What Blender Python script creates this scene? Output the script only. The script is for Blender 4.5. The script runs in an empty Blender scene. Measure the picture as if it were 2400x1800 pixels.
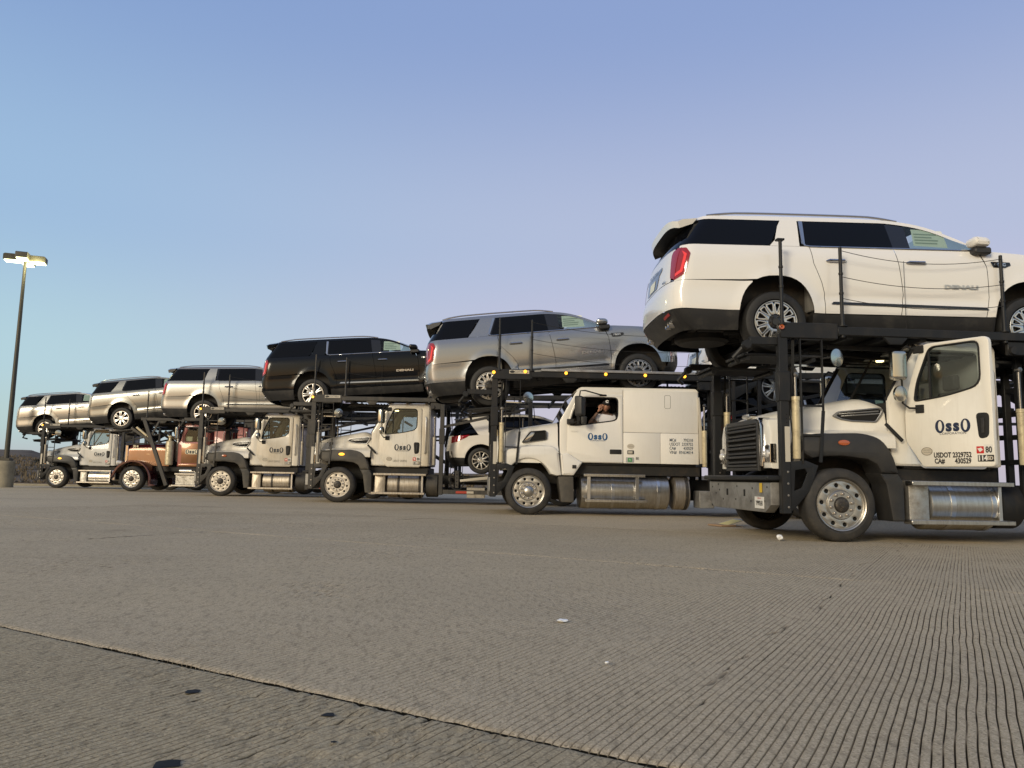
import bpy, bmesh, math, random
import numpy as np
from mathutils import Vector, Matrix, Euler
from mathutils.geometry import tessellate_polygon

random.seed(7); np.random.seed(7)
R = math.radians
scene = bpy.context.scene
col = scene.collection

# ------------------------------------------------------------------ camera
PITCH, ROLL, CAM_H = math.atan(218/1800), 0.018, 0.73
cam_d = bpy.data.cameras.new('camera'); cam = bpy.data.objects.new('camera', cam_d); col.objects.link(cam)
cam_d.sensor_fit = 'HORIZONTAL'; cam_d.sensor_width = 36; cam_d.lens = 36*1800/2400
cam_d.clip_start = 0.05; cam_d.clip_end = 6000
fw = Vector((0, math.cos(PITCH), math.sin(PITCH))); up = Vector((0, -math.sin(PITCH), math.cos(PITCH))); rt = Vector((1, 0, 0))
r2 = rt*math.cos(ROLL)+up*math.sin(ROLL); u2 = up*math.cos(ROLL)-rt*math.sin(ROLL)
M = Matrix.Identity(4)
for i in range(3): M[i][0], M[i][1], M[i][2] = r2[i], u2[i], -fw[i]
M[2][3] = CAM_H
cam.matrix_world = M
scene.camera = cam

# ------------------------------------------------------------------ sky and sun (just after sunset, sun low behind the viewer's left shoulder)
SUN_AZ = R(215)        # measured clockwise from the view direction (+Y)
SUN_EL = R(19)
scene.view_settings.view_transform = 'Standard'; scene.view_settings.look = 'None'
scene.view_settings.exposure = 0.0; scene.view_settings.gamma = 1.0; scene.view_settings.use_curve_mapping = False
world = bpy.data.worlds.new('World'); scene.world = world; world.use_nodes = True
nt = world.node_tree; nt.nodes.clear()
def WN(t, **k):
    n = nt.nodes.new(t)
    for a, b in k.items(): setattr(n, a, b)
    return n
def wmath(op, a, b=None, clamp=False):
    n = WN('ShaderNodeMath', operation=op, use_clamp=clamp)
    for i, q in enumerate((a, b)):
        if q is None: continue
        if isinstance(q, (int, float)): n.inputs[i].default_value = q
        else: nt.links.new(q, n.inputs[i])
    return n.outputs[0]
tc = WN('ShaderNodeTexCoord'); sp = WN('ShaderNodeSeparateXYZ'); nt.links.new(tc.outputs['Generated'], sp.inputs[0])
hor = wmath('SQRT', wmath('ADD', wmath('MULTIPLY', sp.outputs[0], sp.outputs[0]), wmath('MULTIPLY', sp.outputs[1], sp.outputs[1])))
dotp = wmath('ADD', wmath('MULTIPLY', sp.outputs[0], math.sin(SUN_AZ)), wmath('MULTIPLY', sp.outputs[1], math.cos(SUN_AZ)))
azc = wmath('DIVIDE', dotp, wmath('MAXIMUM', hor, 0.001))      # 1 towards the sun, -1 opposite
def s2l(r, g, b):
    return tuple((c/255/12.92 if c/255 < .04045 else ((c/255+.055)/1.055)**2.4) for c in (r, g, b))+(1,)
def wramp(stops):
    n = WN('ShaderNodeValToRGB'); cr = n.color_ramp; cr.interpolation = 'EASE'
    while len(cr.elements) < len(stops): cr.elements.new(0.5)
    for e, (p, c) in zip(cr.elements, stops): e.position = p; e.color = c
    nt.links.new(sp.outputs[2], n.inputs[0]); return n.outputs[0]
ZEN = s2l(140, 158, 200)
anti = wramp([(0.0, s2l(194, 190, 204)), (0.07, s2l(197, 190, 214)), (0.17, s2l(194, 191, 219)), (0.30, s2l(180, 189, 219)), (0.55, s2l(142, 163, 210)), (1, ZEN)])
side = wramp([(0.0, s2l(186, 194, 200)), (0.05, s2l(182, 211, 215)), (0.12, s2l(179, 212, 225)), (0.30, s2l(158, 190, 224)), (0.55, s2l(134, 163, 211)), (1, ZEN)])
warm = wramp([(0.0, (1.05, .70, .36, 1)), (0.07, (1.05, .80, .48, 1)), (0.20, (.78, .70, .54, 1)), (0.42, (.48, .49, .50, 1)), (1, ZEN)])
def wmix(fac, a, b):
    n = WN('ShaderNodeMix', data_type='RGBA'); nt.links.new(fac, n.inputs[0]); nt.links.new(a, n.inputs[6]); nt.links.new(b, n.inputs[7]); return n.outputs[2]
def wmap(v, a, b):
    n = WN('ShaderNodeMapRange', interpolation_type='SMOOTHSTEP'); nt.links.new(v, n.inputs[0]); n.inputs[1].default_value = a; n.inputs[2].default_value = b; return n.outputs[0]
c1 = wmix(wmap(azc, -1.0, -0.30), anti, side)
c2 = wmix(wmap(azc, -0.2, 0.9), c1, warm)
bg = WN('ShaderNodeBackground'); nt.links.new(c2, bg.inputs[0]); bg.inputs[1].default_value = 0.93
skyt = WN('ShaderNodeTexSky', sky_type='NISHITA'); skyt.sun_disc = False; skyt.sun_elevation = R(2); skyt.sun_rotation = SUN_AZ
bg2 = WN('ShaderNodeBackground'); nt.links.new(skyt.outputs[0], bg2.inputs[0]); bg2.inputs[1].default_value = 0.03
ad = WN('ShaderNodeAddShader'); nt.links.new(bg.outputs[0], ad.inputs[0]); nt.links.new(bg2.outputs[0], ad.inputs[1])
wo = WN('ShaderNodeOutputWorld'); nt.links.new(ad.outputs[0], wo.inputs[0])
sun_d = bpy.data.lights.new('sun', 'SUN'); sun = bpy.data.objects.new('sun', sun_d); col.objects.link(sun)
sun_d.energy = 2.2; sun_d.angle = R(18); sun_d.color = (1.0, .875, .66)
sdir = Vector((math.sin(SUN_AZ)*math.cos(SUN_EL), math.cos(SUN_AZ)*math.cos(SUN_EL), math.sin(SUN_EL)))
sun.rotation_euler = sdir.to_track_quat('Z', 'Y').to_euler()

# ------------------------------------------------------------------ materials
MATS = {}
def mat(name, c, rough=.5, metal=0, coat=0, dirt=None, speck=None, bump=None, spec=.5, emit=None, streak=False, var=.0):
    """dirt=(colour, scale, low, high, detail) mixes dirt by noise; bump=(scale, strength, dist)"""
    m = bpy.data.materials.new(name); m.use_nodes = True; MATS[name] = m
    t = m.node_tree; b = t.nodes['Principled BSDF']
    b.inputs['Roughness'].default_value = rough; b.inputs['Metallic'].default_value = metal
    b.inputs['Base Color'].default_value = (*c, 1); b.inputs['Coat Weight'].default_value = coat; b.inputs['Coat Roughness'].default_value = .04
    b.inputs['Specular IOR Level'].default_value = spec
    if emit: b.inputs['Emission Color'].default_value = (*emit[0], 1); b.inputs['Emission Strength'].default_value = emit[1]
    tcn = None
    def coords(scale):
        nonlocal tcn
        if tcn is None: tcn = t.nodes.new('ShaderNodeTexCoord')
        mp = t.nodes.new('ShaderNodeMapping'); mp.inputs[3].default_value = scale; t.links.new(tcn.outputs['Object'], mp.inputs[0])
        oi = t.nodes.new('ShaderNodeObjectInfo'); ml = t.nodes.new('ShaderNodeMath'); ml.operation = 'MULTIPLY'; ml.inputs[1].default_value = 37
        t.links.new(oi.outputs['Random'], ml.inputs[0]); t.links.new(ml.outputs[0], mp.inputs[1])
        return mp.outputs[0]
    def noise(scale, detail=6, vec=(1, 1, 1), rg=.6):
        n = t.nodes.new('ShaderNodeTexNoise'); n.inputs['Scale'].default_value = scale; n.inputs['Detail'].default_value = detail; n.inputs['Roughness'].default_value = rg
        t.links.new(coords(vec), n.inputs['Vector']); return n.outputs[0]
    def mapr(v, a, bb, lo=0, hi=1):
        n = t.nodes.new('ShaderNodeMapRange'); t.links.new(v, n.inputs[0]); n.inputs[1].default_value = a; n.inputs[2].default_value = bb; n.inputs[3].default_value = lo; n.inputs[4].default_value = hi; return n.outputs[0]
    cur = None
    def mix(fac, c2):
        nonlocal cur
        n = t.nodes.new('ShaderNodeMix'); n.data_type = 'RGBA'; t.links.new(fac, n.inputs[0])
        if cur is None: n.inputs[6].default_value = (*c, 1)
        else: t.links.new(cur, n.inputs[6])
        n.inputs[7].default_value = (*c2, 1); cur = n.outputs[2]
    if var:
        mix(mapr(noise(1.7, 4), .35, .65), tuple(x*(1-var) for x in c))
    if dirt:
        for d in (dirt if isinstance(dirt, list) else [dirt]):
            dc, sc, lo, hi = d[:4]; vec = d[4] if len(d) > 4 else (1, 1, 1); mx = d[5] if len(d) > 5 else 1
            f = mapr(noise(sc, 8, vec, .65), lo, hi, 0, mx)
            mix(f, dc)
            if rough < .45:
                rr = t.nodes.new('ShaderNodeMapRange'); t.links.new(f, rr.inputs[0]); rr.inputs[3].default_value = rough; rr.inputs[4].default_value = min(.8, rough+.4); t.links.new(rr.outputs[0], b.inputs['Roughness'])
    if cur is not None: t.links.new(cur, b.inputs['Base Color'])
    if bump:
        bn = t.nodes.new('ShaderNodeBump'); bn.inputs['Strength'].default_value = bump[1]; bn.inputs['Distance'].default_value = bump[2]
        t.links.new(noise(bump[0], 6, bump[3] if len(bump) > 3 else (1, 1, 1)), bn.inputs['Height']); t.links.new(bn.outputs[0], b.inputs['Normal'])
    return m
def glass(name, tint, alpha, rough=.02):
    m = bpy.data.materials.new(name); m.use_nodes = True; MATS[name] = m
    t = m.node_tree; t.nodes.clear()
    tr = t.nodes.new('ShaderNodeBsdfTransparent'); tr.inputs[0].default_value = (*tint, 1)
    df = t.nodes.new('ShaderNodeBsdfDiffuse'); df.inputs[0].default_value = (.02, .022, .024, 1)
    gl = t.nodes.new('ShaderNodeBsdfGlossy'); gl.inputs[1].default_value = rough
    lw = t.nodes.new('ShaderNodeLayerWeight'); lw.inputs[0].default_value = .5
    pw = t.nodes.new('ShaderNodeMath'); pw.operation = 'POWER'; pw.inputs[1].default_value = 5; t.links.new(lw.outputs['Facing'], pw.inputs[0])
    fr = t.nodes.new('ShaderNodeMapRange'); fr.inputs[3].default_value = .04; t.links.new(pw.outputs[0], fr.inputs[0])
    m1 = t.nodes.new('ShaderNodeMixShader'); m1.inputs[0].default_value = alpha
    m2 = t.nodes.new('ShaderNodeMixShader'); o = t.nodes.new('ShaderNodeOutputMaterial')
    t.links.new(tr.outputs[0], m1.inputs[1]); t.links.new(df.outputs[0], m1.inputs[2])
    t.links.new(fr.outputs[0], m2.inputs[0]); t.links.new(m1.outputs[0], m2.inputs[1]); t.links.new(gl.outputs[0], m2.inputs[2]); t.links.new(m2.outputs[0], o.inputs[0])
    return m
DUST = (.30, .24, .165)
mat('suv_white', (.80, .785, .75), .30, 0, 1)
mat('suv_silver', (.32, .33, .345), .27, .8, 1)
mat('suv_silver_warm', (.32, .32, .308), .32, .85, 1)
mat('suv_pewter', (.21, .212, .20), .32, .85, 1)
mat('suv_champagne', (.315, .312, .295), .32, .85, 1)
mat('suv_black', (.003, .004, .006), .2, 0, .30, spec=.22)
mat('crossover_white', (.80, .76, .68), .3, 0, .6)
mat('plastic_black', (.018, .018, .019), .5, dirt=((.05, .047, .042), 5, .5, .8))
mat('trim_gloss_black', (.008, .008, .009), .12, 0, .5)
mat('tint_glass', (.003, .0035, .005), .03, 0, 0, spec=.22)
glass('clear_glass', (.72, .82, .80), .12)
glass('cab_glass', (.80, .86, .86), .05)
mat('chrome', (.50, .50, .51), .12, 1)
mat('vent_chrome', (.26, .26, .26), .3, .9)
mat('satin_metal', (.62, .62, .62), .28, 1, dirt=((.22, .19, .15), 7, .5, .85, (1, 1, 1), .5))
mat('tail_red', (.26, .006, .010), .10, 0, 1, emit=((.8, .02, .02), .04))
mat('tail_bright_red', (.65, .03, .03), .10, 0, 1, emit=((1, .06, .05), .3))
mat('lamp_clear', (.72, .70, .66), .12, .3, 1)
mat('tyre', (.022, .021, .020), .75, dirt=((.075, .065, .052), 6, .42, .8, (1, 1, 1), .7), bump=(60, .15, .004))
mat('tyre_new', (.014, .014, .014), .6, dirt=((.05, .045, .04), 8, .5, .85, (1, 1, 1), .6))
mat('machined', (.62, .62, .61), .28, 1)
mat('wheel_dark', (.012, .012, .013), .3, 0, .4)
mat('paper', (.72, .76, .68), .7)
mat('ink', (.02, .02, .02), .8)
mat('paper_grey', (.35, .40, .35), .8)
mat('underbody', (.012, .011, .010), .7, dirt=((.05, .035, .022), 5, .5, .8))
mat('interior', (.02, .019, .018), .85)
mat('interior_grey', (.16, .155, .145), .85)
mat('cab_lining', (.42, .41, .38), .85)
mat('seat_fabric', (.07, .065, .06), .9)
# trucks
def truck_paint(name, c, amt):
    mat(name, c, .32, 0, .35, dirt=[((c[0]*.62, c[1]*.56, c[2]*.46), .9, .45, .75, (1, 1, .6), amt), (DUST, 7, .54, .8, (4, 1, .35), amt*.5), ((.10, .08, .06), 26, .64, .8, (1, 1, 1), amt*.7)])
truck_paint('truck_white', (.80, .775, .70), .32)
truck_paint('truck_white_clean', (.80, .775, .71), .22)
truck_paint('truck_white_dusty', (.72, .68, .59), .95)
truck_paint('truck_white_grimy', (.70, .665, .59), 1.0)
truck_paint('truck_silver', (.56, .56, .54), .35)
mat('bronze_paint', (.20, .086, .030), .32, .35, .5, dirt=((.26, .15, .09), 3, .45, .75, (1, 1, 1), .45))
mat('maroon_paint', (.055, .008, .014), .25, .2, .8, dirt=((.12, .07, .05), 4, .5, .8, (1, 1, 1), .4))
mat('maroon_paint_lit', (.26, .07, .06), .35, .1, .5, dirt=((.28, .12, .10), 2, .45, .75, (1, 1, 1), .5))  # same maroon as the fenders, lit look put into a paler base
mat('flare_black', (.020, .020, .021), .5, dirt=((.055, .05, .042), 3, .42, .75, (1, 1, 1), .5))
mat('flare_dusty', (.05, .047, .042), .65, dirt=((.14, .12, .09), 3, .40, .75, (1, 1, 1), .7))
mat('rack_steel', (.015, .016, .018), .5, .0, 0, spec=.3, dirt=[((.045, .038, .030), 5, .5, .78, (1, 1, .4), .7), ((.10, .045, .022), 14, .68, .8, (1, 1, 1), .8)], bump=(40, .15, .003))
mat('rack_steel_dusty', (.035, .033, .03), .6, .0, 0, dirt=[((.10, .083, .062), 5, .45, .75, (1, 1, .4), .7), ((.14, .065, .03), 12, .64, .8, (1, 1, 1), .8)], bump=(40, .15, .003))
mat('rail_grey', (.36, .36, .36), .4, .5, dirt=((.16, .14, .12), 6, .45, .8))
mat('galvanised', (.29, .285, .27), .5, .45, dirt=[((.12, .11, .10), 4, .45, .75), ((.10, .06, .035), 18, .66, .8)], bump=(30, .12, .002))
mat('aluminium', (.55, .535, .50), .34, 1, dirt=[((.30, .26, .20), 5, .42, .8, (6, 1, 1), .7), ((.10, .09, .075), 14, .62, .85, (1, 1, 1), .7)], bump=(60, .1, .002, (.3, 1, 1)))
mat('aluminium_grimy', (.52, .48, .42), .45, .9, dirt=[((.24, .19, .13), 5, .38, .7, (12, 1, 1), .85), ((.08, .065, .05), 9, .58, .85, (1, 1, 1), .8)], bump=(60, .1, .002, (.3, 1, 1)))
mat('tread_plate', (.50, .49, .46), .4, .9, dirt=((.20, .17, .13), 8, .4, .8), bump=(70, .6, .006))
mat('wheel_polished', (.52, .50, .46), .36, 1, dirt=((.36, .30, .22), 9, .5, .85, (1, 1, 1), .5))
mat('wheel_dusty', (.62, .57, .49), .5, .5, dirt=((.30, .24, .16), 9, .45, .85, (1, 1, 1), .7))
mat('hub_dark', (.06, .055, .05), .5, .6, dirt=((.18, .14, .10), 20, .5, .8))
mat('nut_metal', (.34, .31, .28), .4, .9)
mat('hole_black', (.006, .006, .006), .9)
mat('cylinder_cream', (.60, .52, .34), .4, .2, dirt=((.26, .20, .12), 10, .48, .8))
mat('cylinder_grey', (.42, .39, .33), .4, .5, dirt=((.16, .13, .10), 10, .48, .8))
mat('rod_chrome', (.22, .21, .20), .35, 1)
mat('amber_off', (.42, .10, .03), .2, 0, 1)
mat('amber_lit', (.9, .45, .05), .3, emit=((1, .43, .035), 2.3))
mat('amber_dim', (.9, .45, .05), .3, emit=((1, .48, .05), 2.0))
mat('dome_light', (1, .8, .5), .3, emit=((1, .74, .34), 7.0))
mat('floodlight', (1, .95, .6), .3, emit=((.96, 1, .52), 5.0))
mat('mirror_glass', (.80, .80, .78), .05, 1)
mat('mirror_chrome', (.55, .53, .47), .2, 1)
mat('logo_navy', (.012, .022, .058), .45)
mat('logo_blue', (.012, .085, .22), .45)
mat('logo_dark', (.018, .024, .035), .5)
mat('logo_cream', (.80, .72, .52), .5)
mat('text_black', (.02, .019, .018), .6)
mat('text_faded', (.16, .145, .12), .7)
mat('text_blue', (.015, .045, .085), .6)
mat('sticker_white', (.74, .72, .66), .5)
mat('sticker_red', (.55, .025, .02), .5)
mat('sticker_black', (.015, .015, .015), .5)
mat('sticker_green', (.05, .26, .09), .5)
mat('sticker_yellow', (.66, .44, .04), .5)
mat('sticker_oval', (.52, .47, .38), .6)
mat('reflector_red', (.42, .05, .03), .4)
mat('reflector_white', (.50, .46, .38), .4)
mat('rubber_black', (.012, .012, .012), .8)
mat('seam_dark', (.05, .045, .035), .8)
mat('cardboard', (.30, .20, .12), .85)
mat('box_print', (.60, .52, .22), .7)
mat('box_grey', (.38, .38, .37), .7)
mat('litter_white', (.80, .80, .78), .7)
mat('tar', (.012, .012, .012), .7, spec=.2)
mat('lamp_pole_paint', (.055, .05, .038), .5, .2, dirt=((.12, .11, .08), 3, .45, .8, (1, 1, .2), .6))
mat('pole_base_concrete', (.30, .27, .20), .9, dirt=((.18, .16, .12), 3, .4, .8), bump=(25, .4, .01))
mat('skin', (.40, .205, .13), .55)
mat('skin_arm', (.20, .11, .07), .6, dirt=((.06, .05, .045), 30, .48, .6))
mat('tee_shirt', (.74, .73, .74), .9, bump=(18, .5, .01))
mat('cap_black', (.010, .010, .012), .9)
mat('hair_black', (.010, .008, .007), .8)
mat('lip', (.26, .10, .08), .5)
mat('eye_dark', (.02, .015, .012), .3)
mat('hill_scrub', (.105, .072, .042), .95, dirt=[((.05, .04, .029), .12, .42, .66), ((.115, .09, .062), .35, .5, .8, (1, 1, 1), .6), ((.045, .04, .03), 1.2, .55, .75, (1, 1, 1), .6)])
mat('bush_leaf', (.020, .022, .014), .8)
mat('bush_stem', (.04, .03, .02), .9)
mat('dry_grass', (.15, .115, .07), .9)

# ------------------------------------------------------------------ mesh helpers
class MB:
    def __init__(s): s.v = []; s.f = []
    def add(s, vs, fs):
        o = len(s.v); s.v += [tuple(p) for p in vs]; s.f += [tuple(i+o for i in f) for f in fs]; return s
    def box(s, x0, x1, y0, y1, z0, z1, b=.006, T=None):
        cx, cy, cz = (x0+x1)/2, (y0+y1)/2, (z0+z1)/2; X, Y, Z = abs(x1-x0)/2, abs(y1-y0)/2, abs(z1-z0)/2
        b = min(b, X*.45, Y*.45, Z*.45); idx = {}; vs = []
        for sx in (-1, 1):
            for sy in (-1, 1):
                for sz in (-1, 1):
                    for k, d in enumerate(((0, b, b), (b, 0, b), (b, b, 0))):
                        idx[sx, sy, sz, k] = len(vs); vs.append((cx+sx*(X-d[0]), cy+sy*(Y-d[1]), cz+sz*(Z-d[2])))
        fs = []
        q = ((-1, -1), (1, -1), (1, 1), (-1, 1))
        for sg in (-1, 1):
            fs.append([idx[sg, a, c, 0] for a, c in q]); fs.append([idx[a, sg, c, 1] for a, c in q]); fs.append([idx[a, c, sg, 2] for a, c in q])
        for a in (-1, 1):
            for c in (-1, 1):
                fs.append([idx[-1, a, c, 1], idx[1, a, c, 1], idx[1, a, c, 2], idx[-1, a, c, 2]])
                fs.append([idx[a, -1, c, 0], idx[a, 1, c, 0], idx[a, 1, c, 2], idx[a, -1, c, 2]])
                fs.append([idx[a, c, -1, 0], idx[a, c, 1, 0], idx[a, c, 1, 1], idx[a, c, -1, 1]])
                for e in (-1, 1): fs.append([idx[a, c, e, k] for k in range(3)])
        if T is not None: vs = [T @ Vector(p) for p in vs]
        return s.add(vs, fs)
    def beam(s, p, q, w, h, b=.006, upv=(0, 0, 1)):
        p, q = Vector(p), Vector(q); d = q-p; L = d.length; x = d/L; y = Vector(upv).cross(x)
        if y.length < 1e-4: y = Vector((0, 1, 0)).cross(x)
        y.normalize(); z = x.cross(y)
        T = Matrix(((x[0], y[0], z[0], p[0]), (x[1], y[1], z[1], p[1]), (x[2], y[2], z[2], p[2]), (0, 0, 0, 1)))
        return s.box(0, L, -w/2, w/2, -h/2, h/2, b, T)
    def tube(s, pts, r, n=8, closed=False):
        P = [Vector(p) for p in pts]; m = len(P); rs = r if isinstance(r, (list, tuple)) else [r]*m
        vs = []; fs = []; prev = None
        for i in range(m):
            a = P[i-1] if (i > 0 or closed) else P[i]; c = P[(i+1) % m] if (i < m-1 or closed) else P[i]
            t = (c-a).normalized()
            if prev is None:
                u = t.orthogonal().normalized()
            else:
                u = prev-t*prev.dot(t); u = u.normalized() if u.length > 1e-6 else t.orthogonal().normalized()
            prev = u; w = t.cross(u)
            for k in range(n):
                an = 2*math.pi*k/n; vs.append(P[i]+(u*math.cos(an)+w*math.sin(an))*rs[i])
        for i in range(m if closed else m-1):
            j = (i+1) % m
            for k in range(n): fs.append((i*n+k, i*n+(k+1) % n, j*n+(k+1) % n, j*n+k))
        if not closed: fs.append(tuple(range(n-1, -1, -1))); fs.append(tuple((m-1)*n+k for k in range(n)))
        return s.add(vs, fs)
    def lathe(s, prof, axis='y', c=(0, 0, 0), n=32, closed=False, caps=True):
        """prof = [(radius, along)]"""
        vs = []; fs = []; m = len(prof)
        for r, h in prof:
            for k in range(n):
                an = 2*math.pi*k/n; a, b = r*math.cos(an), r*math.sin(an)
                p = {'x': (h, a, b), 'y': (a, h, b), 'z': (a, b, h)}[axis]
                vs.append((p[0]+c[0], p[1]+c[1], p[2]+c[2]))
        for i in range(m if closed else m-1):
            j = (i+1) % m
            for k in range(n): fs.append((i*n+k, i*n+(k+1) % n, j*n+(k+1) % n, j*n+k))
        if not closed and caps:
            if prof[0][0] > 1e-5: fs.append(tuple(range(n)))
            if prof[-1][0] > 1e-5: fs.append(tuple((m-1)*n+k for k in range(n)))
        return s.add(vs, fs)
    def plate(s, outer, a0, a1, holes=(), b=.006, plane='xz', fn=None):
        """extruded polygon in a plane, rounded on the a0 side"""
        def mp(p, a):
            q = {'xz': (p[0], a, p[1]), 'yz': (a, p[0], p[1]), 'xy': (p[0], p[1], a)}[plane]
            return fn(q) if fn else q
        loops = [outer]+list(holes); sg = 1 if a1 > a0 else -1
        def area(L): return sum(L[i][0]*L[(i+1) % len(L)][1]-L[(i+1) % len(L)][0]*L[i][1] for i in range(len(L)))/2
        def inset(L, d, hole):
            n = len(L); o = []; sn = 1 if area(L) > 0 else -1
            if hole: sn = -sn
            for i in range(n):
                p0, p1, p2 = Vector(L[i-1][:2]), Vector(L[i][:2]), Vector(L[(i+1) % n][:2])
                e1 = (p1-p0).normalized(); e2 = (p2-p1).normalized()
                n1 = Vector((-e1.y, e1.x))*sn; n2 = Vector((-e2.y, e2.x))*sn
                k = n1+n2; k = k/max(.35, k.dot(k)/2) if k.length > 1e-6 else n1
                o.append((p1.x+k.x*d, p1.y+k.y*d))
            return o
        rings = [(0, a1), (0, a0+sg*b), (b*.3, a0+sg*b*.3), (b, a0)] if b > 0 else [(0, a1), (0, a0)]
        allv = []; allf = []; capi = []; capp = []; backi = []; backp = []
        for li, L in enumerate(loops):
            idx = []
            for d, a in rings:
                Q = inset(L, d, li > 0) if d else [q[:2] for q in L]
                st = len(allv); allv += [mp(q, a) for q in Q]; idx.append((st, Q))
            n = len(L)
            for r in range(len(rings)-1):
                for k in range(n): allf.append((idx[r][0]+k, idx[r][0]+(k+1) % n, idx[r+1][0]+(k+1) % n, idx[r+1][0]+k))
            capp.append([Vector((q[0], q[1], 0)) for q in idx[-1][1]]); capi += [idx[-1][0]+k for k in range(n)]
            backp.append([Vector((q[0], q[1], 0)) for q in idx[0][1]]); backi += [idx[0][0]+k for k in range(n)]
        for pp, ii in ((capp, capi), (backp, backi)):
            if len(loops) == 1 and len(outer) <= 4: allf.append(tuple(ii)); continue
            for tri in tessellate_polygon(pp): allf.append(tuple(ii[t] for t in tri))
        return s.add(allv, allf)
    def xform(s, T):
        s.v = [tuple(T @ Vector(p)) for p in s.v]; return s
    def mesh(s, name, smooth=38):
        me = bpy.data.meshes.new(name); me.from_pydata(s.v, [], s.f)
        bm = bmesh.new(); bm.from_mesh(me); bmesh.ops.recalc_face_normals(bm, faces=bm.faces); bm.to_mesh(me); bm.free()
        if smooth: me.shade_smooth(); me.set_sharp_from_angle(angle=R(smooth))
        me.materials.append(None)
        return me
    def build(s, name, m, parent=None, loc=(0, 0, 0), rot=(0, 0, 0), smooth=38):
        return obj(name, s.mesh(name, smooth), m, parent, loc, rot)
def obj(name, me, m, parent=None, loc=(0, 0, 0), rot=(0, 0, 0), scale=(1, 1, 1)):
    o = bpy.data.objects.new(name, me); col.objects.link(o)
    o.parent = parent; o.location = loc; o.rotation_euler = rot; o.scale = scale
    if m is not None:
        mm = MATS[m] if isinstance(m, str) else m
        if len(me.materials) == 0: me.materials.append(None)
        o.material_slots[0].link = 'OBJECT'; o.material_slots[0].material = mm
    return o
def empty(name, parent=None, loc=(0, 0, 0), rot=(0, 0, 0)):
    o = bpy.data.objects.new(name, None); col.objects.link(o); o.parent = parent; o.location = loc; o.rotation_euler = rot; o.empty_display_size = .2; return o
def tag(o, label=None, cat=None, group=None, kind=None):
    if label: o['label'] = label
    if cat: o['category'] = cat
    if group: o['group'] = group
    if kind: o['kind'] = kind
    return o
CACHE = {}
def cached(key, fn):
    if key not in CACHE: CACHE[key] = fn()
    return CACHE[key]
def text_mesh(s, size=1.0, bold=.0, align='CENTER', depth=.0, sx=1.0):
    def mk():
        cu = bpy.data.curves.new('lettering', 'FONT'); cu.body = s; cu.size = size; cu.offset = bold; cu.extrude = depth; cu.align_x = align; cu.align_y = 'CENTER'; cu.resolution_u = 3
        o = bpy.data.objects.new('lettering', cu); col.objects.link(o)
        dg = bpy.context.evaluated_depsgraph_get(); me = bpy.data.meshes.new_from_object(o.evaluated_get(dg))
        bpy.data.objects.remove(o); bpy.data.curves.remove(cu)
        for v in me.vertices: v.co.x *= sx
        me.materials.clear(); me.materials.append(None)
        return me
    return cached(('txt', s, size, bold, align, sx), mk)
SIDE = (R(90), 0, 0)      # lettering that faces -y and reads along +x
def text(s, size, m, parent, loc, rot=SIDE, bold=.0, align='CENTER', name='lettering', sx=1.0):
    return obj(name, text_mesh(s, size, bold, align, 0, sx), m, parent, loc, rot)
def ell(cx, cz, a, b, n=24, p=1.0):
    o = []
    for k in range(n):
        t = 2*math.pi*k/n; c, s_ = math.cos(t), math.sin(t)
        o.append((cx+a*math.copysign(abs(c)**p, c), cz+b*math.copysign(abs(s_)**p, s_)))
    return o
def rrect(x0, x1, z0, z1, r, n=4):
    o = []
    for cx, cz, a0 in ((x1-r, z1-r, 0), (x0+r, z1-r, 90), (x0+r, z0+r, 180), (x1-r, z0+r, 270)):
        for k in range(n+1):
            a = R(a0+90*k/n); o.append((cx+r*math.cos(a), cz+r*math.sin(a)))
    return o
def roundpoly(pts, r, n=4):
    """rounds the corners of a polygon"""
    o = []; N = len(pts)
    for i in range(N):
        p0, p, p2 = Vector(pts[i-1]), Vector(pts[i]), Vector(pts[(i+1) % N])
        rr = r[i] if isinstance(r, (list, tuple)) else r
        d1 = (p0-p); d2 = (p2-p); rr1 = min(rr, d1.length*.45, d2.length*.45)
        if rr1 < 1e-4: o.append(tuple(p)); continue
        a = p+d1.normalized()*rr1; c = p+d2.normalized()*rr1
        for k in range(n+1):
            t = k/n; o.append(tuple(a*(1-t)**2+p*2*t*(1-t)+c*t*t))
    return o
def spl(tab):
    xs = [t[0] for t in tab]; ys = [t[1] for t in tab]; n = len(xs)
    d = [(ys[i+1]-ys[i])/(xs[i+1]-xs[i]) for i in range(n-1)]
    m = [d[0]]+[0 if d[i-1]*d[i] <= 0 else 2*d[i-1]*d[i]/(d[i-1]+d[i]) for i in range(1, n-1)]+[d[-1]]
    def f(x):
        if x <= xs[0]: return ys[0]
        if x >= xs[-1]: return ys[-1]
        i = 0
        while x > xs[i+1]: i += 1
        h = xs[i+1]-xs[i]; t = (x-xs[i])/h
        return (2*t**3-3*t*t+1)*ys[i]+(t**3-2*t*t+t)*h*m[i]+(-2*t**3+3*t*t)*ys[i+1]+(t**3-t*t)*h*m[i+1]
    return f
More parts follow.
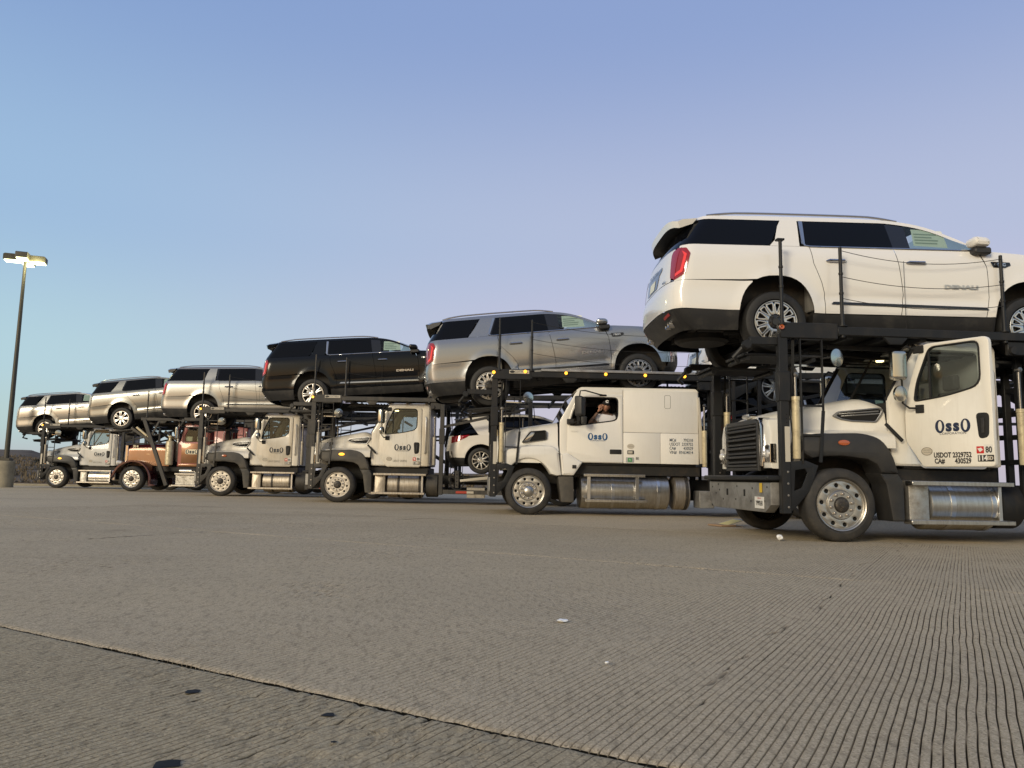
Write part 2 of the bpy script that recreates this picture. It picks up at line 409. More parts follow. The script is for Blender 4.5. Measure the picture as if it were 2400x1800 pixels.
def panel(outline, fn, us, vs, smooth=50):
    """a curved sheet: a polygon in (u, v), cut along the lines us and vs, then bent onto fn(u, v)"""
    bm = bmesh.new(); pv = []
    for i in range(len(outline)):
        p, q = outline[i], outline[(i+1) % len(outline)]
        L = math.hypot(q[0]-p[0], q[1]-p[1]); k = max(1, int(L/.12))
        for j in range(k): t = j/k; pv.append((p[0]+(q[0]-p[0])*t, p[1]+(q[1]-p[1])*t))
    bm.faces.new([bm.verts.new((a, b, 0)) for a, b in pv])
    lo = [min(p[i] for p in pv) for i in (0, 1)]; hi = [max(p[i] for p in pv) for i in (0, 1)]
    for ax, cuts in ((0, us), (1, vs)):
        no = (1, 0, 0) if ax == 0 else (0, 1, 0)
        for c in cuts:
            if lo[ax]+.004 < c < hi[ax]-.004:
                bmesh.ops.bisect_plane(bm, geom=bm.verts[:]+bm.edges[:]+bm.faces[:], dist=1e-5, plane_co=(c, 0, 0) if ax == 0 else (0, c, 0), plane_no=no)
    for v in bm.verts: v.co = Vector(fn(v.co.x, v.co.y))
    me = bpy.data.meshes.new('panel'); bm.to_mesh(me); bm.free(); me.shade_smooth(); me.set_sharp_from_angle(angle=R(smooth)); me.materials.append(None)
    return me
def merge(meshes):
    mb = MB()
    for me in meshes: mb.add([v.co for v in me.vertices], [tuple(p.vertices) for p in me.polygons])
    me = bpy.data.meshes.new('panel'); me.from_pydata(mb.v, [], mb.f); me.shade_smooth(); me.set_sharp_from_angle(angle=R(50)); me.materials.append(None)
    return me
def fr(a, b, st):
    n = max(1, int(round((b-a)/st))); return [a+(b-a)*i/n for i in range(n+1)]

# ------------------------------------------------------------------ ground: concrete slabs with raked grooves
GD = Vector((.506, .8625)); GE = Vector((.8625, -.506))     # along the grooves, along the joints
def gpos(a, b): return GE*a+GD*b
def grade(y): return -.0062*max(0, y-22)
def slab_material(name, base, dark, light, groove_bump=False):
    m = bpy.data.materials.new(name); m.use_nodes = True; MATS[name] = m; t = m.node_tree; b = t.nodes['Principled BSDF']
    b.inputs['Roughness'].default_value = .88; b.inputs['Specular IOR Level'].default_value = .25
    g = t.nodes.new('ShaderNodeNewGeometry')
    def noise(sc, det=6, rg=.6):
        n = t.nodes.new('ShaderNodeTexNoise'); n.inputs['Scale'].default_value = sc; n.inputs['Detail'].default_value = det; n.inputs['Roughness'].default_value = rg; t.links.new(g.outputs['Position'], n.inputs['Vector']); return n.outputs[0]
    def mr(v, a, c, lo=0, hi=1):
        n = t.nodes.new('ShaderNodeMapRange'); t.links.new(v, n.inputs[0]); n.inputs[1].default_value = a; n.inputs[2].default_value = c; n.inputs[3].default_value = lo; n.inputs[4].default_value = hi; return n.outputs[0]
    def mix(f, a, c):
        n = t.nodes.new('ShaderNodeMix'); n.data_type = 'RGBA'; t.links.new(f, n.inputs[0])
        for i, q in ((6, a), (7, c)):
            if isinstance(q, tuple): n.inputs[i].default_value = (*q, 1)
            else: t.links.new(q, n.inputs[i])
        return n.outputs[2]
    c = mix(mr(noise(.35, 4), .35, .68), base, dark)
    c = mix(mr(noise(2.2, 8, .7), .45, .75, 0, .55), c, tuple(x*.72 for x in base))
    c = mix(mr(noise(120, 3), .48, .62, 0, .7), c, light)
    c = mix(mr(noise(90, 3), .56, .66, 0, .75), c, tuple(x*.35 for x in base))
    c = mix(mr(noise(42, 4, .8), .52, .70, 0, .55), c, tuple(x*.50 for x in base))
    c = mix(mr(noise(55, 4, .8), .55, .72, 0, .55), c, light)
    mpn = t.nodes.new('ShaderNodeMapping'); mpn.inputs[2].default_value = (0, 0, R(8)); mpn.inputs[3].default_value = (.12, 1.1, 1); t.links.new(g.outputs['Position'], mpn.inputs[0])
    st_ = t.nodes.new('ShaderNodeTexNoise'); st_.inputs['Scale'].default_value = .55; st_.inputs['Detail'].default_value = 5; t.links.new(mpn.outputs[0], st_.inputs['Vector'])
    c = mix(mr(st_.outputs[0], .55, .72, 0, .42), c, tuple(x*.62 for x in base))
    mg = t.nodes.new('ShaderNodeMapping'); mg.inputs[2].default_value = (0, 0, R(30.4)); mg.inputs[3].default_value = (34, 10, 1); t.links.new(g.outputs['Position'], mg.inputs[0])
    gn = t.nodes.new('ShaderNodeTexNoise'); gn.inputs['Scale'].default_value = 1; gn.inputs['Detail'].default_value = 6; gn.inputs['Roughness'].default_value = .7; t.links.new(mg.outputs[0], gn.inputs['Vector'])
    c = mix(mr(gn.outputs[0], .50, .68, 0, .62), c, tuple(x*.36 for x in base))
    oil = noise(.9, 3, .5)
    c = mix(mr(oil, .68, .76, 0, .45), c, tuple(x*.45 for x in base))
    at = t.nodes.new('ShaderNodeAttribute'); at.attribute_name = 'groove_dark'
    c = mix(at.outputs['Fac'], c, tuple(x*.10 for x in base))  # base colour darkened with depth in the grooves and along the crack
    t.links.new(c, b.inputs['Base Color'])
    bn = t.nodes.new('ShaderNodeBump'); bn.inputs['Strength'].default_value = .9; bn.inputs['Distance'].default_value = .006
    t.links.new(noise(70, 6, .75), bn.inputs['Height']); t.links.new(bn.outputs[0], b.inputs['Normal'])
    return m
slab_material('concrete_tan', (.495, .402, .263), (.42, .343, .232), (.64, .53, .37))
slab_material('concrete_grey', (.415, .337, .212), (.355, .29, .188), (.55, .455, .30))
mat('joint_sealant', (.035, .034, .033), .8)
mat('earth', (.10, .08, .055), .95, dirt=((.06, .05, .035), .2, .4, .6))
ground = MB().add([(-1500, -60, -.022), (1500, -60, -.022), (1500, 22, -.022), (-1500, 22, -.022), (1500, 37.4, -.022+grade(37.4)), (-1500, 37.4, -.022+grade(37.4))], [(0, 1, 2, 3), (3, 2, 4, 5)]).build('ground', 'joint_sealant', smooth=0)
tag(ground, kind='structure')
rng = np.random.RandomState(3)
def smooth_noise(A, B, ca, cb, seed):
    """value noise on a grid of cell sizes ca, cb"""
    rs = np.random.RandomState(seed); tab = rs.rand(64, 64)
    u = (A/ca) % 63; v = (B/cb) % 63; i = np.floor(u).astype(int); j = np.floor(v).astype(int); fu = u-i; fv = v-j
    fu = fu*fu*(3-2*fu); fv = fv*fv*(3-2*fv)
    return (tab[i, j]*(1-fu)*(1-fv)+tab[i+1, j]*fu*(1-fv)+tab[i, j+1]*(1-fu)*fv+tab[i+1, j+1]*fu*fv)
def grid_slab(a0, a1, b0, b1, m, z0, depth, per, nb, seed, wear=.5):
    a_l = []; sp_ = .028
    k0 = math.floor(a0/sp_)
    a = a0
    offs = (0, .09, .13, .25, .29, .65) if per == 6 else (0, .12, .28, .6)
    k = k0
    ph = []
    while k*sp_ < a1:
        for o in offs:
            q = (k+o)*sp_
            if a0 < q < a1: a_l.append(q); ph.append(o)
        k += 1
    a_l = np.array([a0]+a_l+[a1]); ph = np.array([.6]+ph+[.6])
    b_l = np.linspace(b0, b1, nb)
    if nb > 40: b_l = np.concatenate([[b0, b0+.012], b_l[1:-1], [b1-.012, b1]])
    A, B = np.meshgrid(a_l, b_l, indexing='ij'); PH = np.repeat(ph[:, None], len(b_l), 1)
    deep = ((PH > .10) & (PH < .27)).astype(float)
    if per != 6: deep = ((PH > .10) & (PH < .2)).astype(float)
    w = smooth_noise(A+50, B+50, .6, .5, seed); w2 = smooth_noise(A+50, B+50, .03, .12, seed+1); w3 = smooth_noise(A+9, B+9, 2.2, 2.5, seed+2)
    d = depth*np.clip(wear+1.3*(w-.5)+.9*(w3-.5), .25, 1.3)*np.clip(.15+1.35*w2, .1, 1.3)
    Z = z0-deep*d+(smooth_noise(A+20, B+20, .9, .9, seed+4)-.5)*.008+(smooth_noise(A+20, B+20, .04, .03, seed+5)-.5)*.0022
    path = -.70+(smooth_noise(B*0+5, B+40, 1, .9, 77)-.5)*.34+(smooth_noise(B*0+5, B+40, 1, .13, 78)-.5)*.07
    crack = (np.abs(A-path) < .0028+.003*w2).astype(float)*(smooth_noise(A+5, B+40, 1, .16, 79) > .55)*(B > 2.6)
    Z = Z-crack*.012; deep = np.maximum(deep, crack); d = np.where(crack > 0, depth, d)
    pop = smooth_noise(A+8, B+8, .022, .022, seed+13)*smooth_noise(A+8, B+8, 1.1, .9, seed+14)
    Z = Z-np.clip(pop-.52, 0, .3)*.03
    edge = np.zeros_like(Z)
    if nb > 40:
        edge[:, 0] = edge[:, -1] = -.006; edge[:, 1] = edge[:, -2] = -.0012
        B = B+np.where((np.arange(len(b_l)) < 2)[None, :], (smooth_noise(A+3, B+3, .05, .05, seed+6)-.5)*.012, 0)
    edge[0, :] = edge[-1, :] = -.002
    Z = Z+edge
    A2 = A+(smooth_noise(A+70, B+70, 1.5, .8, 907)-.5)*.012+(smooth_noise(A+70, B+70, .5, .22, 908)-.5)*.0045
    X = GE.x*A2+GD.x*B; Y = GE.y*A2+GD.y*B
    na, nbb = A.shape
    co = np.stack([X, Y, Z], -1).reshape(-1, 3)
    ii = np.arange(na*nbb).reshape(na, nbb)
    q = np.stack([ii[:-1, :-1], ii[1:, :-1], ii[1:, 1:], ii[:-1, 1:]], -1).reshape(-1, 4)
    me = bpy.data.meshes.new('concrete_slab'); me.vertices.add(len(co)); me.vertices.foreach_set('co', co.ravel())
    me.loops.add(q.size); me.loops.foreach_set('vertex_index', q.ravel()); me.polygons.add(len(q)); me.polygons.foreach_set('loop_start', np.arange(0, q.size, 4)); me.polygons.foreach_set('loop_total', np.full(len(q), 4))
    me.update(); me.validate(); me.materials.append(None)
    at = me.attributes.new('groove_dark', 'FLOAT', 'POINT'); at.data.foreach_set('value', (np.clip(deep*d/depth*1.4, 0, 1)).ravel().astype(np.float32))
    return obj('concrete_slab', me, m, ground)
PB = [2.0+4.45*k for k in range(-2, 14)]
PA = [-.75+7.3*k for k in range(-9, 8)]
def plain_slab(a0, a1, b0, b1, m, z):
    g = .003; h = .0012
    pts = [gpos(a0+h, b0+g), gpos(a1-h, b0+g), gpos(a1-h, b1-g), gpos(a0+h, b1-g)]
    # keep the pavement inside the lot: cut off at the verge
    bm = bmesh.new(); f = bm.faces.new([bm.verts.new((p.x, p.y, z)) for p in pts])
    bmesh.ops.bisect_plane(bm, geom=bm.verts[:]+bm.edges[:]+bm.faces[:], plane_co=(0, 22, 0), plane_no=(0, 1, 0))
    f = None
    bmesh.ops.bisect_plane(bm, geom=bm.verts[:]+bm.edges[:]+bm.faces[:], plane_co=(0, 37.0, 0), plane_no=(0, 1, 0), clear_outer=True)
    if not bm.faces: bm.free(); return
    for v in bm.verts: v.co.z += grade(v.co.y)
    ex = bmesh.ops.extrude_face_region(bm, geom=bm.faces[:]); 
    for v in [e for e in ex['geom'] if isinstance(e, bmesh.types.BMVert)]: v.co.z -= .0012
    bmesh.ops.recalc_face_normals(bm, faces=bm.faces)
    me = bpy.data.meshes.new('concrete_slab'); bm.to_mesh(me); bm.free(); me.materials.append(None)
    obj('concrete_slab', me, m, ground)
J = .004
JA = .0012
for ib in range(len(PB)-1):
    b0, b1 = PB[ib], PB[ib+1]
    for ia in range(len(PA)-1):
        a0, a1 = PA[ia], PA[ia+1]
        cs = [gpos(a, b) for a in (a0, a1) for b in (b0, b1)]
        if max(c.y for c in cs) < -1 or all(abs(c.x) > 9+c.y*.8 for c in cs) or min(c.y for c in cs) > 37: continue
        if b1 <= 2.1 and a1 > -3 and b0 > -3 and a0 < 0:
            lo, hi = max(a0+JA, -5.2), min(a1-JA, 2.4)
            if hi > lo: grid_slab(lo, hi, max(b0, .2)+J, b1-J, 'concrete_grey', -.004, .0055, 6, 60, 11+ia, .5)
        elif 2 <= b0 < 2.1 and PA[ia+1] > -9 and a0 < 2:
            grid_slab(a0+JA, min(a1-JA, 4.2), b0+J, b1-J, 'concrete_tan', .0, .0095, 6, 120, 31+ia, .85 if a0 > -1 else .80)
        elif 6 < b0 < 6.6 and a1 > -10 and a0 < 4:
            grid_slab(a0+JA, min(a1-JA, 5.5), b0+J, b1-J, 'concrete_tan', -.001, .009, 4, 60, 51+ia, .75)
        else:
            plain_slab(a0, a1, b0, b1, 'concrete_tan', -.002)

# verge and scrubby hill beyond the lot
def hill_h(x, y):
    d = y-38
    n = math.sin(x*.05+1)*.6+math.sin(x*.021+y*.03)*.9+math.sin(x*.17+y*.11)*.25+math.sin(x*.43-y*.27)*.10
    fall = max(.0, min(1, (-.575-x/max(y, 1))/.05)); fall = .45+.55*fall*fall*(3-2*fall)
    base = -.1-.5*min(1, d/6)+max(0, d-8)*.040*fall if d < 130 else -.6+122*.040*fall-(d-130)*.004
    return base+n*min(1, d/30)*.45+(.10 if d < .3 else 0)
vs = []; fs = []; xs = [-160+i*2.2 for i in range(110)]; ys = [37.3, 37.6, 38, 39.5, 41]+[43+i*3.0 for i in range(48)]+[220, 320, 600, 1500]
for x in xs:
    for y in ys: vs.append((x*(1 if y < 200 else y/190), y, hill_h(x, y)+random.uniform(-.08, .08)*(y > 40)))
for i in range(len(xs)-1):
    for j in range(len(ys)-1): fs.append((i*len(ys)+j, (i+1)*len(ys)+j, (i+1)*len(ys)+j+1, i*len(ys)+j+1))
hill = MB().add(vs, fs).build('hillside', 'hill_scrub', smooth=60); tag(hill, kind='structure')
kerb = MB().box(-140, 90, 37.02, 37.28, -.15, .005, .015).build('kerb', 'pole_base_concrete'); tag(kerb, kind='structure')
# dry tufts
vs = []; fs = []
for k in range(9000):
    x = random.uniform(-75, 40); y = 38+random.random()**1.6*75
    z = hill_h(x, y); s = random.uniform(.10, .34)*(1+y/150)
    for q in range(6):
        a = random.random()*6.28; dx, dy = math.cos(a)*s*.16, math.sin(a)*s*.16; lx, ly = random.uniform(-.6, .6)*s, random.uniform(-.6, .6)*s
        o = len(vs); vs += [(x-dx+lx*.5, y-dy+ly*.5, z-.05), (x+dx+lx*.5, y+dy+ly*.5, z-.05), (x+lx*1.3, y+ly*1.3, z+s*random.uniform(.5, 1))]; fs.append((o, o+1, o+2))
grass = MB().add(vs, fs).build('dry_scrub', 'dry_grass', smooth=0); tag(grass, 'low dry brown scrub covering the hillside behind the lot', 'scrub', kind='stuff')
def bush(x, y, w, h, label):
    root = empty('bush', None, (x, y, hill_h(x, y)-.05)); tag(root, label, 'bush', 'dark bushes on the hillside')
    st = MB()
    for k in range(6):
        a = k*1.05+random.random(); st.tube([(0, 0, 0), (math.cos(a)*w*.12, math.sin(a)*w*.12, h*.3), (math.cos(a)*w*.3, math.sin(a)*w*.3, h*.65)], [.06*h, .04*h, .015*h], 5)
    st.build('stem', 'bush_stem', root)
    lv = []; lf = []
    cl = [(random.uniform(-.38, .38)*w, random.uniform(-.3, .3)*w, random.uniform(.3, .78)*h, random.uniform(.14, .24)*w) for _ in range(14)]
    for k in range(1500):
        c = random.choice(cl); d = Vector((random.gauss(0, 1), random.gauss(0, 1), random.gauss(0, 1))).normalized()*c[3]*random.random()**.4
        p = Vector(c[:3])+Vector((d.x, d.y, d.z*.8)); s = random.uniform(.03, .065)*w
        n = Vector((random.gauss(0, 1), random.gauss(0, 1), random.gauss(0, 1))).normalized(); u = n.orthogonal().normalized()*s; v = n.cross(u)*.7
        o = len(lv); lv += [p-u, p+v*.6, p+u, p-v*.6]; lf.append((o, o+1, o+2, o+3))
    MB().add(lv, lf).build('crown', 'bush_leaf', root, smooth=0)
bush(-37.2, 63, 1.3, .75, 'round dark bush on the hillcrest just left of the leftmost truck')
bush(-25.0, 39.6, .55, .4, 'small dark bush at the lot edge beside the concrete lamp base')
bush(-43.5, 66, 1.2, .6, 'low dark bush on the hillcrest at the far left edge of the picture')
bush(-57, 95, 2.2, 1.1, 'wide dark bush far up the hill behind the lamp post')

# litter
def litter():
    root = empty('cardboard_box', None, (3.58, 12.7, .0), (0, 0, R(8))); tag(root, 'flattened printed cardboard box lying under the front of the nearest truck', 'box')
    T = Matrix.Rotation(R(-16), 4, 'Y'); mb = MB().box(-.26, .22, -.2, .2, .05, .058, .002, T); mb.build('panel', 'box_grey', root)
    MB().box(-.12, .16, -.202, .15, .060, .062, .0005, T).build('printed_label', 'box_print', root)
    MB().box(-.30, -.02, -.22, .16, .004, .03, .004, Matrix.Rotation(R(12), 4, 'Z')).build('flap', 'cardboard', root)
    MB().box(.12, .40, -.24, -.05, .03, .037, .002, Matrix.Rotation(R(14), 4, 'Y')).build('flap', 'cardboard', root)
litter()
def crumple(name, label, cat, x, y, s, m, flat=1.0, seed=1):
    rs = random.Random(seed); bm = bmesh.new(); bmesh.ops.create_icosphere(bm, subdivisions=2, radius=s)
    for v in bm.verts: v.co *= rs.uniform(.65, 1.15); v.co.z *= flat
    zmin = min(v.co.z for v in bm.verts)
    for v in bm.verts: v.co.z -= zmin-.001
    me = bpy.data.meshes.new(name); bm.to_mesh(me); bm.free(); me.materials.append(None)
    o = obj(name, me, m, None, (x, y, .004 if m != 'tar' else -.004)); tag(o, label, cat, 'litter on the concrete'); return o
crumple('paper_scrap', 'small crumpled white scrap on the concrete left of the nearest front wheel', 'litter', 3.36, 9.70, .045, 'litter_white', .8, 2)
crumple('paper_scrap', 'flattened pale scrap on the grooved concrete in the middle foreground', 'litter', .278, 4.02, .028, 'litter_white', .25, 3)
crumple('paper_scrap', 'tiny white speck of litter on the grooved concrete near the slab joint', 'litter', .394, 3.14, .009, 'litter_white', .6, 4)
crumple('tar_spot', 'thin dark tar smear on the grey slab, farthest of the tar spots', 'tar spot', -1.053, 2.68, .026, 'tar', .035, 5)
crumple('tar_spot', 'dark tar spot on the grey slab nearest the slab joint', 'tar spot', -.545, 2.458, .022, 'tar', .035, 6)
crumple('tar_spot', 'big dark tar spot at the bottom edge of the picture', 'tar spot', -.85, 2.035, .038, 'tar', .03, 7)
crumple('tar_spot', 'smallest dark tar dot on the grey slab', 'tar spot', -.474, 2.22, .009, 'tar', .05, 8)

# ------------------------------------------------------------------ lamp post
def lamp_post():
    root = empty('lamp_post', None, (-20.82, 31.9, -.06), (0, 0, R(12))); tag(root, 'tall lit parking lot lamp post on a round concrete base, far left', 'lamp post')
    MB().lathe([(.335, -.02), (.335, 1.06), (.315, 1.085)], 'z', n=32).build('concrete_base', 'pole_base_concrete', root)
    MB().box(-.20, .20, -.20, .20, 1.085, 1.20, .02).build('base_cover', 'lamp_pole_paint', root)
    MB().lathe([(.10, 1.19), (.094, 3), (.076, 7), (.06, 9.45), (.06, 9.62)], 'z', n=20).build('pole', 'lamp_pole_paint', root)
    for k, a in enumerate((8, 98, 188, 278)):
        ca, sa = math.cos(R(a)), math.sin(R(a)); T = Matrix.Rotation(R(a), 4, 'Z')
        arm = MB().box(.05, .22, -.04, .04, 9.56, 9.64, .006, T).build('lamp_arm', 'lamp_pole_paint', root)
        hd = MB().plate([(.16, 9.53), (.78, 9.53), (.78, 9.74), (.72, 9.78), (.22, 9.78), (.16, 9.74)], -.22, .22, b=.012); hd.xform(T); h = hd.build('lamp_head', 'lamp_pole_paint', root)
        MB().box(.20, .74, -.185, .185, 9.47, 9.528, .012, T).build('lens', 'floodlight', h)
    ld = bpy.data.lights.new('lamp_glow', 'POINT'); ld.energy = 140; ld.color = (1, .93, .48); ld.shadow_soft_size = .35
    lo = bpy.data.objects.new('lamp_glow', ld); col.objects.link(lo); lo.parent = root; lo.location = (.55, -.55, 9.35)
lamp_post()

# ------------------------------------------------------------------ sport utility vehicles
SUV_W = spl([(.25, .90), (.38, .955), (.52, .998), (.64, 1.012), (.80, 1.012), (.95, 1.024), (1.10, 1.030), (1.24, 1.026), (1.35, 1.006), (1.41, .982), (1.47, .960), (1.62, .912), (1.78, .858), (1.89, .812), (1.99, .70)])
def suv_spec(kind):
    D = 0.0 if kind == 'long' else -.30; S = {}
    S['D'] = D; S['wb'] = 3.407 if kind == 'long' else 3.071; dx = -.10 if kind == 'long' else .0
    S['xr'] = spl([(.25, -1.12+dx), (.45, -1.29+dx), (.60, -1.36+dx), (.80, -1.365+dx), (.95, -1.33+dx), (1.15, -1.30+dx), (1.41, -1.25+dx), (1.60, -1.14+dx), (1.87, -.97+dx), (1.97, -.90+dx)])
    wb = S['wb']
    S['xf'] = spl([(.25, wb+.75), (.45, wb+.93), (.6, wb+1.0), (.9, wb+1.02), (1.1, wb+.98), (1.25, wb+.80), (1.44, wb+.55), (1.52, wb+.2), (1.9, wb-.5)])
    S['roof'] = spl([(-1.1, 1.88), (-.6, 1.895), (0, 1.905), (1.0+D, 1.90), (1.5+D, 1.885), (1.85+D, 1.845), (2.1+D, 1.785), (2.4+D, 1.66), (2.7+D, 1.51), (2.85+D, 1.445)])
    return S
def suv_meshes(kind):
    dx = -.10 if kind == 'long' else .0
    S = suv_spec(kind); D, wb, xr, xf, roof = S['D'], S['wb'], S['xr'], S['xf'], S['roof']; AX = (0, wb); OUT = {}
    def y_at(x, z, off=0):
        w = SUV_W(z); t = max(0, (x-xr(z))/.32)
        if t < 1: w *= (1-(1-t)**3)**(1/3)
        if z < 1.5:
            t = max(0, (xf(z)-x)/.70)
            if t < 1: w *= (1-(1-t)**2.6)**(1/2.6)
        for a in AX:
            r = math.hypot((x-a)/.50, (z-.42)/.60)
            if z < 1.2: w += .020*math.exp(-((r-1.04)/.11)**2)
        if .62 < z < .86 and .6 < x < wb-.6: w -= .016*math.exp(-((z-.74)/.05)**2)
        return w+off
    def sf(off=0): return lambda x, z: (x, -y_at(x, z, off), z)
    US = fr(-1.5, wb+1.1, .06)+[-1.14+dx, -1.23+dx, -1.27+dx]; US = sorted(US); VS = fr(.25, 1.9, .045)
    def arch(xa, a=.50, b=.60, z0=.53, n=20):
        o = []
        for k in range(n+1):
            t = math.pi*k/n; c, s_ = math.cos(t), math.sin(t)
            o.append((xa+a*math.copysign(abs(c)**.82, c), .42+b*abs(s_)**.82))
        return [p for p in o if p[1] >= z0]     # runs from front (+x) to rear (-x)
    g = .004
    rdr = [(.47+D*.8, 1.44), (.50+D*.7, 1.2), (.60+D*.25, .95), (.64+D*.1, .80), (.65+D*.1, .535)]        # rear edge of the rear door
    def rear_edge(z0, z1, n=8): return [(xr(z)+.105, z) for z in [z0+(z1-z0)*i/n for i in range(n+1)]]
    A0 = arch(0)
    iq = [p for p in A0 if p[1] > .94 or p[0] > 0]
    OUT['quarter_panel'] = panel([(p[0]-g, p[1]) for p in rdr]+[(A0[0][0], .535)]+iq+rear_edge(.9405, 1.44), sf(), US, VS), 'paint'
    ib = [p for p in A0 if p[0] < 0 and p[1] < .9390]
    OUT['bumper_corner'] = panel([(-.30, .9390)][:0]+ib+[(xr(.57)+.105, .57)]+rear_edge(.60, .9390, 5)+[(ib[0][0], .9390)], sf(), US, VS), 'paint'
    al = [(p[0], p[1]) for p in arch(0, z0=.30) if p[0] < 0 and p[1] < .562]
    OUT['lower_bumper_corner'] = panel(al+[(-.49, .30)]+[(xr(.3)+.105, .30)]+rear_edge(.33, .562, 4), sf(-.008), US, VS), 'plastic'
    OUT['rear_door'] = panel([(p[0]+g, p[1]) for p in rdr]+[(1.66+D-g, .535), (1.69+D-g, .80), (1.64+D-g, 1.2), (1.60+D-g, 1.44)], sf(), US, VS), 'paint'
    OUT['front_door'] = panel([(1.66+D+g, .535), (2.80+D-g, .535), (2.84+D-g, .80), (2.82+D-g, 1.2), (2.72+D-g, 1.445), (1.60+D+g, 1.44), (1.64+D+g, 1.2), (1.69+D+g, .80)], sf(), US, VS), 'paint'
    A1 = arch(wb)
    top = [(x, spl([(2.6, 1.455), (wb, 1.395), (wb+.6, 1.30), (wb+.9, 1.17)])(x)) for x in fr(2.74+D, wb+.83, .12)]
    OUT['front_fender'] = panel([(2.84+D+g, .80), (2.80+D+g, .535), (A1[-1][0], .535)]+A1[::-1]+[(A1[0][0], .60), (wb+.80, .60), (wb+.86, .9), (wb+.84, 1.05)]+top[::-1]+[(2.82+D+g, 1.2)], sf(), US, VS), 'paint'
    OUT['rocker_panel'] = panel([(.48, .335), (wb-.48, .335), (wb-.49, .526), (.49, .526)], sf(-.012), US, VS), 'plastic'
    OUT['door_moulding'] = panel([(.72+D*.2, .655), (wb-.58, .625), (wb-.62, .66), (.75+D*.2, .69)], sf(.016), US, VS), 'trim'
    # greenhouse
    wt = lambda x: min(1.835, roof(x)-.05)
    G = [(x, roof(x)) for x in fr(-1.0+dx, 2.80+D, .1)]
    fx0 = 1.84+D
    frontglass = [(fx0, 1.447), (2.74+D, 1.447), (2.62+D, 1.51)]+[(x, wt(x)) for x in fr(fx0-.02, 2.45+D, .08)][::-1]
    OUT['roof_rail'] = panel([(x, wt(x)) for x in fr(-1.0+dx, 2.45+D, .1)]+[(2.64+D, 1.515), (2.76+D, 1.447), (2.86+D, 1.447)]+G[::-1], sf(.003), US, VS), 'paint'
    if kind == 'long':
        dp = [(-.06, 1.442), (.34, 1.442), (.36, 1.835), (.13, 1.835), (.08, 1.74), (.02, 1.53)]; q0 = [(-1.25, 1.445), (-.10, 1.445), (-.03, 1.49), (.06, 1.69), (.11, 1.833), (-1.11, 1.833)]; rg0, rg1 = .43, .45
    else:
        dp = [(-.36, 1.442), (.06, 1.442), (.19, 1.835), (-.08, 1.835), (-.22, 1.62)]; q0 = [(-1.15, 1.445), (-.40, 1.445), (-.34, 1.48), (-.22, 1.67), (-.10, 1.833), (-1.0, 1.833)]; rg0, rg1 = .11, .25
    OUT['pillar'] = panel(dp, sf(.003), US, VS), 'paint'
    OUT['quarter_window'] = panel(q0, sf(.001), US, VS), 'tint'
    OUT['window_surround'] = panel([(rg0-.03, 1.442), (fx0, 1.442), (fx0-.03, 1.838), (rg1-.03, 1.838)], sf(-.008), US, VS), 'trim'
    OUT['rear_window'] = panel([(rg0, 1.455), (1.60+D, 1.455), (1.555+D, 1.827), (rg1, 1.827)], sf(.0), US, VS), 'tint'
    OUT['front_window'] = panel(frontglass, sf(-.004), US, VS), 'clear'
    def strip(pts, r, n=6, off=.006): return MB().tube([(x, -y_at(x, z, off), z) for x, z in pts], r, n).mesh('window_trim')
    OUT['window_trim'] = strip([(rg1-.06, 1.83), (rg1-.07+(.0 if kind == 'long' else -.10), 1.55), (rg0-.03, 1.457), (rg0+.05, 1.442)]+[(x, 1.441) for x in fr(rg0+.2, 2.74+D, .25)], .012), 'chrome'
    if kind == 'long' or True:
        OUT['chrome_corner'] = panel([(rg1-.075, 1.83), (rg1-.02, 1.83), (rg0-.015, 1.485), (rg0-.0, 1.447), (rg0-.06, 1.485)], sf(.010), US, VS), 'chrome'
    OUT['roof_rack'] = MB().tube([(x, -(y_at(x, roof(x)-.01)-.03), roof(x)+.030*min(1, (x+.85)/.35, (1.75+D-x)/.35)+.012) for x in fr(-.85, 1.75+D, .13)], .016, 6).mesh('roof_rack'), 'satin'
    for i, hx in enumerate((.80+D*.65, 1.87+D)):
        OUT['door_handle' if i == 0 else 'door_handle#2'] = MB().tube([(hx-.13, -y_at(hx-.13, 1.235, .004), 1.232), (hx-.10, -y_at(hx-.1, 1.235, .03), 1.238), (hx+.10, -y_at(hx+.1, 1.235, .03), 1.238), (hx+.13, -y_at(hx+.13, 1.235, .004), 1.232)], [.012, .02, .02, .012], 8).mesh('door_handle'), 'handle'
    mx = 2.66+D
    OUT['mirror'] = MB().plate(roundpoly([(mx-.05, 1.475), (mx+.15, 1.465), (mx+.17, 1.53), (mx+.12, 1.585), (mx-.04, 1.60), (mx-.07, 1.55)], .04), -1.16, -.97, b=.05).mesh('mirror'), 'paint'
    OUT['mirror_base'] = MB().box(mx-.03, mx+.20, -1.10, -.92, 1.37, 1.465, .02).mesh('mirror_base'), 'plastic'
    # tail lamps wrap round the corner
    def rx(y, z, off=0):
        t = min(.999, abs(y)/SUV_W(z)); return xr(z)+.32*(1-(1-t**3)**(1/3))-off
    def rf(off=0): return lambda y, z: (rx(y, z, off), y, z)
    YS = fr(-.96, .96, .06)
    sd = panel([(xr(.96)+.095, .955), (-1.11+dx, 1.02), (-1.035+dx, 1.30), (-1.075+dx, 1.385), (xr(1.38)+.095, 1.41)], sf(.012), US, VS)
    bk = panel([(-.92, .965), (-.925, 1.405), (-.80, 1.38), (-.78, 1.33), (-.83, 1.0)], rf(.012), YS, VS)
    OUT['tail_light'] = merge([sd, bk]), 'tail'
    b1 = panel([(xr(1.0)+.10, 1.00), (-1.14+dx, 1.05), (-1.08+dx, 1.29), (-1.13+dx, 1.35), (-1.115+dx, 1.28), (-1.165+dx, 1.08), (xr(1.0)+.10, 1.04)], sf(.017), US, VS)
